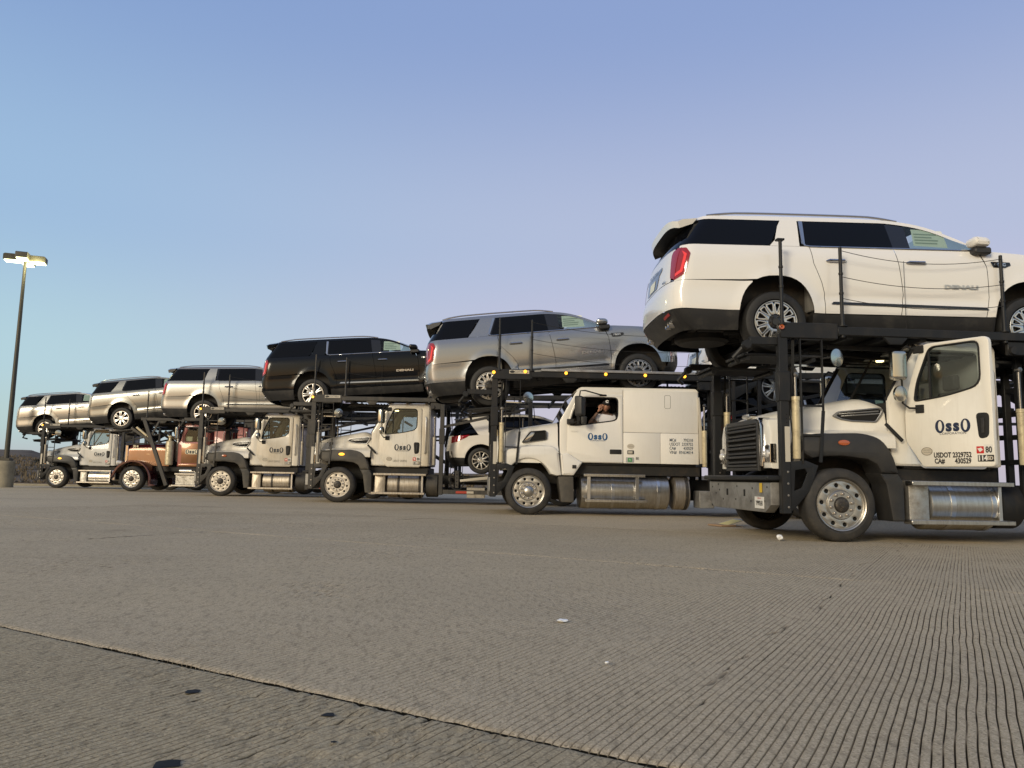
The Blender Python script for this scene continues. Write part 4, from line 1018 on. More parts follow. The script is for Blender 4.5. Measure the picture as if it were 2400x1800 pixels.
    for i, (px, pz) in enumerate(posts):
        for yy in (.02, 2.50):
            p = MB().lathe([(.0, zb-.08), (.030, zb-.08), (.030, zb+.10), (.024, zb+.12), (.022, pz-.01), (.0, pz)], 'z', (px, yy, 0), 12).lathe([(.032, zb+.06), (.06, zb+.062), (.06, zb+.075), (.03, zb+.08)], 'z', (px, yy, 0), 12).build('stanchion', st, root)
            for cz in (.62, .36): MB().lathe([(.023, pz-1+cz), (.030, pz-1+cz+.004), (.030, pz-1+cz+.03), (.023, pz-1+cz+.034)], 'z', (px, yy, 0), 10).build('collar', st, p)
            if i == 0 and cap: MB().box(px-.05, px+.05, yy-.03, yy+.05, pz-.015, pz+.012, .005).build('cap', st, p)
    if wires:
        for yy in (.0, 2.5):
            (xa, za), (xb, zb_) = posts[1], posts[2]
            for f, sag in ((.06, .12), (.40, .10), (.68, .09)):
                pts = []
                for k in range(15):
                    t = k/14; pts.append((xa+(xb-xa)*t, yy, (za-f*1.02)*(1-t)+(zb_-f*1.02)*t-sag*4*t*(1-t)))
                MB().tube(pts, .0045, 5).build('safety_cable', 'rubber_black', root)
    if mirror and front_rack:
        arm = MB().tube([(mast_x+.50, .03, 2.30), (mast_x+.60, -.04, 2.31)], .012, 6).build('mirror_bracket', st, root)
        T = Matrix.Translation((mast_x+.66, -.06, 2.30)) @ Matrix.Rotation(R(24), 4, 'Z')
        MB().lathe([(0, .03), (.08, .02), (.118, -.005), (.118, -.012), (.112, -.012)], 'y', n=24, caps=False).xform(T).build('round_mirror', 'rack_steel', root)
        MB().lathe([(.114, -.013), (.06, -.024), (0, -.028)], 'y', n=24, caps=False).xform(T).build('mirror_glass', 'mirror_chrome', root)
        MB().beam((mast_x+.22, .22, 2.235), (mast_x+.62, .22, 2.225), .015, .028).build('chrome_rod', 'chrome', root)
    # rear frame
    bp = back_post
    for y0 in (.0, 2.42):
        for i, x in enumerate([bp]+[bp+2.3*k for k in range(1, int((length-bp)/2.3)+1)]):
            m = MB().box(x-.055, x+.055, y0, y0+.10, .26 if i else .24, zb+.06+(.1 if i else 0), .008).build('rear_post', st, root)
            MB().box(x-.07, x+.07, y0-.014, y0+.114, 1.55, 1.95, .008).build('sleeve', st, m)
            MB().tube([(x+.08, y0+.05, .6), (x+.11, y0+.03, 1.1), (x+.075, y0+.05, 1.6), (x+.13, y0+.04, 2.1), (x+.08, y0+.06, zb-.1)], .011, 6).build('hydraulic_hose', 'rubber_black', root)
            cylinder_ram(root, x-.19, y0+.03, 1.0, 1.72, 2.25, 'cylinder_grey' if dusty or i else cyl)
            if i == 0:
                MB().lathe([(0, -.02), (.05, -.02), (.055, 0), (.055, .07), (0, .07)], 'y', (x-.26, y0+.0, zb-.18), 14).build('pivot', st, root)
                MB().box(x-.32, x-.05, y0+.02, y0+.08, zb-.24, zb-.06, .01).build('pivot_bracket', st, root)
        MB().beam((bp-.02, y0+.05, .32), (length, y0+.05, .30), .07, .11).build('lower_rail', st, root)
        MB().beam((bp+.3, y0+.05, zb+.07), (length, y0+.05, zb+.22), .08, .12).build('upper_rail', st, root)
        MB().beam((bp+.6, y0+.06, .62), (length, y0+.06, .68), .06, .08).build('deck_rail', st, root)
        MB().beam((bp+.05, y0+.06, 2.0), (bp+2.2, y0+.06, 2.5), .05, .07).build('diagonal_brace', st, root)
        MB().beam((bp+2.4, y0+.06, 2.2), (bp+4.5, y0+.06, 1.0), .05, .07).build('diagonal_brace', st, root)
        MB().beam((bp+(0 if clutter else 1.4), y0+.06, 1.9), (length, y0+.06, 2.0), .04, .06).build('middle_rail', st, root)
        for k, xx in () if not clutter else enumerate((bp+.42, bp+.95, bp+1.5)):
            MB().box(xx-.035, xx+.035, y0+.02, y0+.09, .30, zb-.02, .006).build('inner_post', st, root)
            MB().beam((xx-.5, y0+.05, 1.3+.35*k), (xx+.1, y0+.05, 1.25+.35*k), .05, .07).build('tie_bar', st, root)
        if clutter: MB().plate([(bp-.02, zb-.3), (bp+.9, zb-.02), (bp+.9, zb-.12), (bp+.1, zb-.62), (bp-.02, zb-.62)], y0+.03, y0+.06, b=.004).build('corner_gusset', st, root)
    for k in range(7):
        x = bp+.2+k*.9; MB().box(x, x+.07, .1, 2.42, zb+.05, zb+.12, .006).build('cross_member', st, root); MB().box(x, x+.07, .1, 2.42, .60, .68, .006).build('cross_member', st, root)
    for y0 in (.25, 1.55): MB().box(bp+.45, length, y0, y0+.7, zb+.125, zb+.14, .003).build('upper_tray', st, root); MB().box(bp+.5, length, y0, y0+.7, .685, .70, .003).build('lower_tray', st, root)
    if lattice:
        for k in range(9):
            yy, xx = .25+.24*k, bp+(.0, .42, .18, .60, .30, -.05, .5, .12, .75)[k]; MB().box(xx-.045, xx+.045, yy, yy+.07, .3, zb, .006).build('lattice_post', st, root)
        for k, z in enumerate((1.05, 1.38, 1.72, 2.02, 2.30, 2.48)): MB().beam((bp+.1+.08*(k % 3), .1, z), (bp+.3+.1*(k % 2), 2.42, z+.06*(k % 2)), .06, .07).build('lattice_bar', st, root)
        for k in range(3): MB().beam((bp-.1, .3+.5*k, zb-.2), (bp+1.3, .3+.5*k, zb-.65-.15*k), .30, .03).build('folded_ramp', st, root)
    if dusty:
        MB().box(bp+.40, bp+.68, -.008, -.003, .285, .345, .001).build('reflective_tape', 'reflector_red', root); MB().box(bp+.68, bp+.86, -.008, -.003, .285, .345, .001).build('reflective_tape', 'reflector_white', root)
        MB().plate(ell(bp+.42, .62, .20, .26, 20), .06, .10, holes=[ell(bp+.42, .62, .17, .23, 20)], b=.004).build('hose_loop', 'rubber_black', root)
        hp = MB().box(bp+.37, bp+.47, -.005, .04, .42, .86, .01).build('hinge_plate', st, root)
        for k in range(4): MB().lathe([(0, -.001), (.018, -.001), (.018, .001)], 'y', (bp+.42, -.006, .50+k*.09), 8).build('pin_hole', 'hole_black', hp)
        MB().plate([(bp+.50, .58), (bp+1.25, .66), (bp+1.25, .74), (bp+.50, .64)], .02, .7, b=.006).build('ramp', 'reflector_white', root)
        MB().box(bp+.68, bp+1.15, .02, .5, .17, .44, .01).build('tool_box', 'cylinder_grey', root)
    return st
def rear_axles(root, xs=(4.7, 5.8)):
    for x in xs:
        for near, y in ((True, .02), (False, 2.50)): truck_wheel(root, x, y, near, 'wheel_dusty', front=False, r=.43, nuts=False)
def chassis(root, length=9.0):
    for y in (.80, 1.62): MB().box(-.55, length, y, y+.09, .50, .74, .01).build('chassis_rail', 'underbody', root)
    MB().box(-.3, 1.3, .85, 1.65, .55, 1.2, .1).build('engine', 'underbody', root)
    MB().tube([(0, .25, .46), (0, 2.25, .46)], .06, 10).build('front_axle', 'underbody', root)
    MB().box(-.35, .75, .66, .70, .60, 1.25, .02).build('inner_fender', 'underbody', root)
    MB().box(.75, 2.3, .3, 2.2, .74, .93, .02).build('cab_floor', 'underbody', root)
def tank(root, x0, x1, y, z, r, m, straps=(), dome=.03, name='fuel_tank'):
    t = MB().lathe([(0, x0), (r*.6, x0), (r-dome, x0+.006), (r, x0+dome), (r, x1-dome), (r-dome, x1-.006), (r*.6, x1), (0, x1)], 'x', (0, y, z), 36).build(name, m, root)
    for s_ in straps: MB().lathe([(r+.001, s_-.032), (r+.008, s_-.030), (r+.008, s_+.030), (r+.001, s_+.032)], 'x', (0, y, z), 36).build('strap', 'satin_metal' if 'grimy' not in m else 'hub_dark', t)
    return t
def step(root, x0, x1, y0, y1, z, m='aluminium'):
    o = MB().box(x0, x1, y0, y1, z-.028, z+.028, .006).build('step', m, root); return o
def seat(root, x, y, z, m='seat_fabric'):
    s = MB().box(x, x+.50, y, y+.50, z, z+.16, .05).box(x+.40, x+.54, y+.02, y+.48, z+.10, z+.78, .05).box(x+.42, x+.52, y+.12, y+.38, z+.80, z+1.0, .04).box(x+.1, x+.4, y+.1, y+.4, z-.35, z, .02)
    s.build('seat', m, root)
def steering(root, x, y, z):
    T = Matrix.Translation((x, y, z)) @ Matrix.Rotation(R(-58), 4, 'Y')
    pts = [T @ Vector((.21*math.cos(k*.3927), .21*math.sin(k*.3927), 0)) for k in range(16)]
    sw = MB().tube(pts, .014, 6, closed=True)
    for a in (0, 2.1, 4.2): sw.tube([T @ Vector((0, 0, -.03)), T @ Vector((.21*math.cos(a), .21*math.sin(a), 0))], .012, 6)
    sw.tube([T @ Vector((0, 0, -.03)), T @ Vector((0, 0, -.4))], .03, 8)
    sw.build('steering_wheel', 'interior', root)
def fender_flare(root, m, far=False):
    out = roundpoly([(-.52, 1.12), (-.50, 1.30), (-.30, 1.345), (.33, 1.365), (.58, 1.30), (.72, 1.10), (.79, .86), (.60, .86)], [.02, .12, .1, .25, .2, .1, .02, .02])
    inner = [(.56, .86), (.50, .97), (.38, 1.03), (.05, 1.065), (-.22, 1.055), (-.34, 1.03)]
    y0, y1 = (.03, .42) if not far else (2.49, 2.10)
    f = MB().plate(out+inner, y0, y1, b=.035).build('wheel_arch_flare', m, root)
    MB().plate(roundpoly([(.545, .86), (.79, .86), (.86, .74), (.86, .26), (.70, .26), (.63, .72)], .02), y0+(.03 if not far else -.03), y1, b=.02).build('mud_guard', m, root)
def freightliner(tk, label, loc, paint, flare='flare_black', door_open=0, number='', num_x=-.2, lg='logo_navy', dirty=False, rim='wheel_polished', tank_m='aluminium', usdot='clear', marker='amber_off', rk={}, group='white car carrier trucks', driver=False, dome=False):
    root = empty('car_carrier_truck', None, loc, (0, 0, YAW)); root.rotation_euler.z = YAWS[tk]; tag(root, label, 'truck', 'car carrier trucks parked side by side')
    chassis(root); rack(root, dusty=dirty, **rk); rear_axles(root)
    truck_wheel(root, 0, 0, True, rim); truck_wheel(root, 0, 2.52, False, rim)
    # bonnet: sections from nose to scuttle
    top = spl([(-.71, 1.55), (-.66, 1.61), (-.50, 1.665), (-.15, 1.75), (.30, 1.83), (.55, 1.87), (.66, 1.845), (.79, 1.785)]); hw = spl([(-.71, .69), (-.40, .76), (0, .83), (.4, .90), (.79, .97)])
    rows = []
    for x in fr(-.71, .79, .07):
        t, w = top(x), hw(x); lowy = .09 if x > -.35 else .09+(-.35-x)*1.2; sh = 1.36-.02*abs(x)
        half = [(lowy, 1.18), (lowy, 1.30), (lowy+.03, sh), (max(lowy+.06, 1.26-w-.03), sh+.06), (1.26-w, sh+.14), (1.26-w+.03, t-.14), (1.26-w+.10, t-.055), (1.26-w+.24, t-.018), (1.26-w*.5, t-.006), (1.26, t)]
        rows.append([(x, y, z) for y, z in half]+[(x, 2.52-y, z) for y, z in half[-2::-1]])
    MB_ = loft(rows); MB_.f.append(tuple(range(len(rows[0])))); MB_.f.append(tuple(len(MB_.v)-len(rows[0])+k for k in range(len(rows[0]))))
    MB_.build('bonnet', paint, root, smooth=50)
    # nose: corner panels, grille with slats, head lights
    fz = lambda z: -.62-.05*(1.5-z)
    for y0, y1, yy in ((.36, .62, .36), (1.90, 2.16, 2.16)):
        nose = MB().plate([(y0, .90), (y1, .90), (y1, 1.57), ((y0+.08) if y0 < 1 else y0, 1.54 if y0 < 1 else 1.57), (y0 if y0 < 1 else y1-.0, 1.38)] if y0 < 1 else [(y0, .90), (y1, .90), (y1, 1.38), (y1-.08, 1.54), (y0, 1.57)], -.745, -.35, b=.03, plane='yz').build('nose_panel', paint, root)
    for y0, y1 in ((.56, .66), (1.86, 1.96)): MB().plate([(y0, .93), (y1, .93), (y1, 1.58), (y0, 1.46)] if y0 < 1 else [(y0, .93), (y1, .93), (y1, 1.46), (y0, 1.58)], -.78, -.62, b=.01, plane='yz').build('chrome_side_panel', 'chrome', root)
    MB().box(-.75, -.55, .66, 1.86, .88, 1.54, .03).build('grille_backing', 'hole_black', root)
    gr = MB().plate([(.66, .87), (1.86, .87), (1.84, 1.53), (1.74, 1.57), (.78, 1.57), (.68, 1.53)], -.79, -.75, holes=[[(.71, .92), (1.81, .92), (1.79, 1.50), (.73, 1.50)]], b=.012, plane='yz').build('grille', 'flare_black', root)
    for k in range(5):
        z = .955+k*.122
        MB().box(-.805, -.755, .71, 1.81, z-.032, z+.004, .006).build('grille_slat', 'flare_black', gr); MB().box(-.79, -.755, .74, 1.78, z+.022, z+.052, .005).build('grille_slat', 'flare_black', gr)
    MB().plate(ell(1.26, 1.635, .14, .035, 20), -.715, -.6, b=.006, plane='yz').build('oval_emblem', 'satin_metal', root)
    for y0 in (.34, 1.96):
        h = MB().plate([(y0, .98), (y0+.22, .98), (y0+.22, 1.20), (y0, 1.22)], -.765, -.68, b=.015, plane='yz').build('head_light', 'chrome', root)
        for q, rr in ((.07, .055), (.165, .038)): MB().lathe([(0, -.02), (rr*.7, -.016), (rr, 0), (rr, .02)], 'x', (-.77, y0+(q if y0 < 1 else .22-q), 1.09), 16).build('lamp', 'lamp_clear', h)
    # bumper
    MB().plate([(.12, .44), (.30, .34), (2.22, .34), (2.40, .44), (2.40, .72), (.12, .72)], -.86, -.74, b=.015, plane='yz').build('front_bumper', 'galvanised', root)
    MB().box(-.93, -.62, .06, 2.46, .745, .81, .015).build('bumper_step', 'rack_steel', root); MB().box(-.84, -.64, .13, 2.39, .715, .748, .006).build('bumper_bracket', 'hole_black', root)
    bfar = lambda name, y0, y1, z0, z1, m: MB().box(-.866, -.86, y0, y1, z0, z1, .001).build(name, m, root)
    for y in (.95, 1.60): bfar('tow_slot', y, y+.05, .53, .62, 'hole_black')
    for y, z in ((.22, .66), (.40, .46), (.75, .47), (1.3, .48), (1.25, .66), (1.8, .47), (1.95, .60), (2.1, .55), (2.25, .64), (.7, .64), (2.0, .68), (.3, .48)):
        MB().lathe([(0, -.003), (.014, -.003), (.014, .002)], 'x', (-.86, y, z), 8).build('bolt_hole', 'hole_black', root)
    # wheel arches
    fender_flare(root, flare); fender_flare(root, flare, True)
    MB().plate(ell(.07, 1.235 if not dirty else 1.24, .075, .036, 20), .012, .034, b=.01).build('side_marker', marker, root)
    # bonnet vent
    vy = .255
    vent = [(.12, 1.60), (.20, 1.665), (.70, 1.72), (.76, 1.70), (.74, 1.63), (.67, 1.52), (.36, 1.53), (.22, 1.555)]
    def vmap(q):   # follow the bonnet side, which spreads to the rear
        return (q[0], q[1]+(1.26-hw(q[0])-.315), q[2])
    MB().plate(roundpoly(vent, .03), .30, .34, holes=[roundpoly([(.17, 1.605), (.22, 1.645), (.69, 1.70), (.73, 1.685), (.71, 1.63), (.65, 1.54), (.36, 1.55), (.24, 1.57)], .02)], b=.006, fn=vmap).build('bonnet_vent', 'vent_chrome', root)
    MB().plate([(.17, 1.605), (.22, 1.645), (.69, 1.70), (.73, 1.685), (.71, 1.63), (.65, 1.54), (.36, 1.55), (.24, 1.57)], .315, .33, b=0, fn=vmap).build('vent_mesh', 'hole_black', root)
    for a, b_ in (((.20, 1.628), (.70, 1.672)), ((.23, 1.60), (.71, 1.640))): MB().plate([(a[0], a[1]-.007), (b_[0], b_[1]-.009), (b_[0], b_[1]+.009), (a[0], a[1]+.007)], .305, .32, b=.003, fn=vmap).build('vent_bar', 'vent_chrome', root)
    MB().beam((.71, .17, 1.50), (.93, .165, 1.28), .02, .045).build('bonnet_latch', 'rubber_black', root)
    # cab
    side = roundpoly([(.80, .96), (2.30, .96), (2.30, 2.50), (1.25, 2.51), (.97, 2.08), (.79, 1.79)], [.02, .05, .10, .08, .3, .02])
    dr = roundpoly([(1.0, 1.27), (1.22, .95), (2.10, .95), (2.10, 2.43), (1.27, 2.44), (1.08, 1.98), (1.0, 1.62)], [.05, .03, .05, .08, .08, .2, .1])
    opening = roundpoly([(1.02, 1.28), (1.23, .97), (2.08, .97), (2.08, 2.41), (1.285, 2.42), (1.10, 1.98), (1.02, 1.62)], [.05, .03, .05, .08, .08, .2, .1])
    wn = roundpoly([(1.13, 1.74), (1.17, 1.97), (1.36, 2.395), (1.985, 2.395), (1.985, 1.87), (1.55, 1.775)], [.05, .1, .08, .09, .13, .2])
    wn2 = roundpoly([(1.15, 1.757), (1.185, 1.97), (1.37, 2.38), (1.97, 2.38), (1.97, 1.885), (1.55, 1.79)], [.04, .1, .07, .08, .12, .2])
    for far in (False, True):
        yv = (lambda a: a) if not far else (lambda a: 2.52-a)
        MB().plate(side, yv(.215), yv(.275), holes=[opening], b=.03).build('cab_side', paint, root)
        dpar = empty('door', root, (1.0, yv(.20), 0), (0, 0, -R(door_open) if not far else 0))
        sh = lambda L: [(p[0]-1.0, p[1]) for p in L]
        s_ = 1 if not far else -1
        MB().plate(sh(dr), -.012*s_, .045*s_, holes=[sh(wn)], b=.014).build('door_panel', paint, dpar)
        MB().plate(sh(wn), -.022*s_, .03*s_, holes=[sh(wn2)], b=.006).build('window_seal', 'rubber_black', dpar)
        MB().plate(sh(wn2), .008*s_, .013*s_, b=0).build('window_pane', 'cab_glass', dpar)
        MB().box(.335, .36, -.004*s_, .026*s_, 1.765, 2.385, .003).build('window_divider', 'rubber_black', dpar)
        hx = .99
        MB().plate(roundpoly([(hx-.085, 1.56), (hx+.075, 1.56), (hx+.06, 1.28), (hx-.06, 1.26)], [.05, .06, .06, .06]), -.017*s_, .0*s_, b=.006).build('door_handle', 'rubber_black', dpar); MB().box(hx-.018, hx+.018, -.032*s_, -.016*s_, 1.33, 1.50, .006).build('door_handle_lever', 'plastic_black', dpar)
        # mirrors on a C bracket
        for q in ([(.20, -.01, 2.37), (.13, -.13, 2.42), (.08, -.16, 2.36), (.08, -.16, 1.72), (.13, -.10, 1.66), (.20, -.01, 1.66)],): MB().tube([(a, b_*s_, c) for a, b_, c in q], .013, 8).build('mirror_arm', 'rubber_black', dpar)
        MB().box(.16, .27, -.03*s_, -.01*s_, 1.60, 1.70, .02).build('mirror_mount', 'rubber_black', dpar); MB().box(.16, .30, -.04*s_, -.008*s_, 2.33, 2.42, .02).build('mirror_mount', 'rubber_black', dpar)
        mr = MB().plate(roundpoly([(-.10, 2.0), (.10, 2.0), (.10, 2.36), (-.10, 2.36)], .05), 0, .09, b=.03); T = Matrix.Translation((.12, -.24*s_, 0)) @ Matrix.Rotation(R(62*s_), 4, 'Z'); mr.xform(T).build('mirror', 'mirror_chrome', dpar)
        m2 = MB().plate(ell(0, 1.83, .085, .10, 20), 0, .05, b=.02); m2.xform(T).build('convex_mirror', 'mirror_chrome', dpar)
        if not far:
            y = -.0135
            logo(dpar, .62, y, 1.425, .435, lg)
            if usdot == 'clear':
                text('USDOT 2329752', .082, 'text_black', dpar, (.60, y, 1.085), bold=.0035, sx=.80); text('CA#       430529', .082, 'text_black', dpar, (.60, y, 1.015), bold=.0035, sx=.80)
            else: text('USDOT 2329752', .072, 'text_faded', dpar, (.56, y, 1.085), bold=.001, sx=.72)
            MB().plate(ell(.28, 1.135, .075, .05, 24), y-.002, y, b=0).build('oval_sticker', 'sticker_oval', dpar, smooth=0)
            MB().plate(ell(.28, 1.135, .073, .048, 24), y-.003, y-.0015, holes=[ell(.28, 1.135, .066, .042, 24)], b=0).build('oval_border', 'text_faded', dpar, smooth=0)
            text('CERTIFIED', .022, 'text_faded', dpar, (.28, y-.003, 1.148)); text('CLEAN IDLE', .022, 'text_faded', dpar, (.28, y-.003, 1.122))
            MB().box(.895, .98, y-.002, y, 1.10, 1.18, .0003).build('sticker', 'sticker_red', dpar); MB().plate([(.905, 1.155), (.95, 1.165), (.97, 1.14), (.935, 1.115), (.92, 1.135)], y-.004, y-.0025, b=0).build('sticker_print', 'sticker_white', dpar)
            s80 = MB().box(.988, 1.085, y-.002, y, 1.09, 1.20, .0003).build('sticker', 'sticker_white', dpar); text('80', .095, 'text_black', dpar, (1.037, y-.003, 1.138), sx=.8, bold=.003)
            MB().box(.905, 1.092, y-.002, y, 1.008, 1.082, .0003).build('sticker', 'sticker_black', dpar); text('114', .075, 'sticker_white', dpar, (.962, y-.003, 1.045), bold=.004); text('SD', .055, 'sticker_oval', dpar, (1.05, y-.003, 1.045), bold=.003)
    rf_ = MB().plate(roundpoly([(1.16, 2.44), (1.25, 2.53), (2.26, 2.53), (2.32, 2.45), (2.32, .97), (2.26, .97), (2.26, 2.44)], [.02, .06, .08, .03, .02, .02, .02]), .26, 2.26, b=.0).build('cab_roof', paint, root)
    MB().box(.80, .84, .28, 2.24, .97, 1.79, .01).build('bulkhead', 'interior', root)
    MB().add([(.805, .26, 1.80), (.805, 2.26, 1.80), (1.20, 2.22, 2.46), (1.20, .30, 2.46)], [(0, 1, 2, 3)]).build('windscreen', 'cab_glass', root)
    MB().beam((.80, 1.26, 1.80), (1.19, 1.26, 2.45), .03, .03).build('windscreen_divider', 'rubber_black', root)
    for y in (.265, 2.255): MB().beam((.79, y, 1.77), (1.21, y, 2.48), .04, .05).build('windscreen_pillar', 'rubber_black', root)
    MB().box(.84, 1.25, .30, 2.22, 1.35, 1.78, .06).build('dashboard', 'interior', root); MB().box(2.20, 2.258, .28, 2.24, .97, 2.43, .01).build('rear_wall', 'cab_lining', root); MB().box(1.0, 2.2, .28, 2.24, .93, .99, .01).build('cab_floor_mat', 'interior', root)
    seat(root, 1.50, .42, 1.22); seat(root, 1.50, 1.55, 1.22); steering(root, 1.30, .67, 1.78)
    if dome: MB().lathe([(0, -.012), (.05, -.01), (.055, .01)], 'z', (1.30, 1.25, 2.42), 14).build('dome_light', 'dome_light', root)
    MB().tube([(2.20, .19, 1.28), (2.215, .165, 1.34), (2.215, .165, 2.15), (2.20, .19, 2.20)], .015, 8).build('grab_handle', 'satin_metal', root)
    MB().lathe([(.012, 2.5), (.004, 2.56), (.003, 3.65)], 'z', (1.02, .12, 0), 6).build('antenna', 'rubber_black', root)
    if number: text(number, .15, 'text_black', root, (num_x, 1.26-hw(num_x)-.012, 1.50), bold=.004, sx=.8)
    # the cab stands a little taller than its first measure
    for c in root.children:
        if c.name.split('.')[0] in ('cab_side', 'door', 'cab_roof', 'windscreen', 'windscreen_divider', 'windscreen_pillar', 'rear_wall', 'grab_handle', 'dome_light'):
            c.scale.z = 1.05; c.location.z -= .05*.96
    # tank, box, steps
    tank(root, 1.24, 2.18, .44, .47, .325, tank_m, (1.55, 2.10)); tank(root, 2.24, 2.58, .46, .47, .30, 'rack_steel' if not dirty else 'rack_steel_dusty', name='air_tank')
    MB().plate(roundpoly([(.94, .27), (1.21, .27), (1.21, .72), (1.16, .76), (.94, .78)], .03), .10, .60, b=.015).build('battery_box', 'tread_plate' if not dirty else 'aluminium_grimy', root)
    step(root, .915, 2.27, -.03, .13, .745, 'aluminium' if not dirty else 'aluminium_grimy'); step(root, .87, 2.24, -.06, .12, .262, 'aluminium' if not dirty else 'aluminium_grimy')
    for x in (2.14,): MB().box(x, x+.05, .10, .30, .24, .74, .004).build('step_bracket', 'satin_metal', root)
    return root
def sleeper_truck(tk, label, loc, paint, rk):
    root = empty('car_carrier_truck', None, loc, (0, 0, YAW)); root.rotation_euler.z = YAWS[tk]; tag(root, label, 'truck', 'car carrier trucks parked side by side')
    chassis(root); rack(root, **rk); rear_axles(root, (5.6, 6.7))
    truck_wheel(root, 0, 0, True, 'wheel_polished', True); truck_wheel(root, 0, 2.52, False, 'wheel_polished')
    top = spl([(-.70, 1.45), (-.64, 1.56), (-.49, 1.645), (-.22, 1.735), (.20, 1.81), (.60, 1.875)]); hw = spl([(-.70, .70), (-.4, .86), (0, .95), (.60, 1.0)])
    rows = []
    for x in fr(-.70, .60, .065):
        t, w = top(x), hw(x); lowy = .10+max(0, -.3-x)*1.1; sh = 1.30
        half = [(lowy, 1.02), (lowy, 1.22), (lowy+.02, sh), (max(lowy+.04, 1.26-w-.02), sh+.08), (max(lowy+.05, 1.26-w), sh+.16), (1.26-w+.06, t-.13), (1.26-w+.16, t-.05), (1.26-w+.32, t-.015), (1.26-w*.45, t), (1.26, t+.01)]
        rows.append([(x, y, z) for y, z in half]+[(x, 2.52-y, z) for y, z in half[-2::-1]])
    L = loft(rows); L.f.append(tuple(range(len(rows[0])))); L.f.append(tuple(len(L.v)-len(rows[0])+k for k in range(len(rows[0])))); L.build('bonnet', paint, root, smooth=50)
    for far in (False, True):
        yv = (lambda a: a) if not far else (lambda a: 2.52-a)
        arch = [(.52*math.cos(R(a)), .455+.65*math.sin(R(a))) for a in range(32, 141, 6)]
        out = roundpoly([(-.50, .86), (-.58, 1.18), (-.40, 1.30), (.10, 1.37), (.50, 1.36), (.62, 1.22)], [.02, .1, .15, .2, .1, .02])
        MB().plate(arch[::-1][:0]+out+[(.66, .78)]+[(.56, .765)]+arch, yv(.04), yv(.40), b=.05).build('front_fender', paint, root)
        MB().plate(roundpoly([(.635, 1.20), (.74, 1.22), (.79, 1.22), (1.08, 1.04), (.90, .78), (.665, .78)], .02), yv(.06), yv(.42), b=.04).build('rear_fender', paint, root)
        MB().plate(roundpoly([(.59, .765), (.90, .765), (.915, .25), (.66, .25)], .03), yv(.10), yv(.50), b=.02).build('mud_guard', 'flare_dusty', root)
    MB().box(.87, .95, .045, .06, .92, .99, .004).build('side_reflector', 'sticker_black', root)
    # bonnet vent
    vo = roundpoly([(-.14, 1.42), (.03, 1.655), (.36, 1.685), (.38, 1.49)], .04); vi = roundpoly([(-.10, 1.435), (.055, 1.635), (.34, 1.663), (.355, 1.505)], .03)
    MB().plate(vo, .245, .32, holes=[vi], b=.008).build('bonnet_vent', 'flare_black', root); MB().plate(vi, .27, .30, b=0).build('vent_mesh', 'hole_black', root)
    MB().plate([(-.10, 1.44), (.02, 1.45), (.14, 1.63), (.055, 1.632)], .252, .28, b=.004).build('vent_blade', 'chrome', root)
    # cab and sleeper
    side = roundpoly([(.63, 1.10), (.80, 1.06), (1.08, 1.04), (1.905, 1.04), (1.905, 2.53), (.98, 2.53), (.62, 1.87)], [.02, .02, .02, .01, .01, .12, .05])
    dr = roundpoly([(.775, 1.25), (1.06, 1.055), (1.895, 1.055), (1.885, 2.42), (.985, 2.42), (.785, 1.90)], [.04, .03, .01, .03, .06, .2])
    op = roundpoly([(.795, 1.26), (1.065, 1.075), (1.875, 1.075), (1.868, 2.40), (.995, 2.40), (.805, 1.90)], [.04, .03, .01, .03, .06, .2])
    wn = roundpoly([(.82, 1.775), (1.0, 1.775), (1.80, 1.895), (1.805, 2.365), (1.02, 2.365), (.86, 2.0)], [.03, .05, .12, .10, .06, .1])
    wn2 = roundpoly([(.845, 1.795), (1.0, 1.795), (1.78, 1.915), (1.785, 2.345), (1.035, 2.345), (.885, 2.0)], [.03, .05, .11, .09, .05, .1])
    for far in (False, True):
        yv = (lambda a: a) if not far else (lambda a: 2.52-a); s_ = 1 if not far else -1
        MB().plate(side, yv(.135), yv(.20), holes=[op], b=.02).build('cab_side', paint, root)
        dp = empty('door', root, (0, yv(.125), 0))
        MB().plate(dr, -.006*s_, .05*s_, holes=[wn], b=.010).build('door_panel', paint, dp)
        MB().plate(wn, -.012*s_, .03*s_, holes=[wn2], b=.006).build('window_seal', 'rubber_black', dp)
        if far: MB().plate(wn2, .008*s_, .013*s_, b=0).build('window_pane', 'tint_glass', dp)  # far pane made opaque black so the cab interior stays dark
        else: MB().box(.96, 1.02, .0, .02, 1.80, 2.20, .004).build('window_divider', 'rubber_black', dp)
        MB().plate(roundpoly([(1.63, 1.22), (1.87, 1.22), (1.87, 1.315), (1.63, 1.315)], .02), -.012*s_, .0, b=.004).build('door_handle', 'rubber_black', dp)
        # mirror
        m = MB().plate(roundpoly([(-.09, 1.95), (.09, 1.95), (.10, 2.34), (-.10, 2.36)], .06), 0, .16, b=.05); T = Matrix.Translation((1.07, yv(.125)-.0*s_-yv(.125)-.28*s_, 0)) @ Matrix.Rotation(R(50*s_), 4, 'Z'); m.xform(T).build('mirror', 'flare_black', dp)
        MB().plate(roundpoly([(1.02, 1.80), (1.12, 1.80), (1.13, 1.95), (1.01, 1.95)], .03), -.28*s_, -.20*s_, b=.02).build('convex_mirror', 'flare_black', dp)
        MB().tube([(1.55, -.01*s_, 2.40), (1.42, -.06*s_, 2.41), (1.10, -.20*s_, 2.47), (1.0, -.22*s_, 2.46), (.98, -.22*s_, 2.3), (.99, -.22*s_, 1.86), (.84, -.10*s_, 1.82), (.80, -.01*s_, 1.84)], .014, 8).build('mirror_arm', 'rubber_black', dp)
        MB().box(.76, .90, -.05*s_, -.006*s_, 1.80, 1.91, .02).build('mirror_mount', 'flare_black', dp)
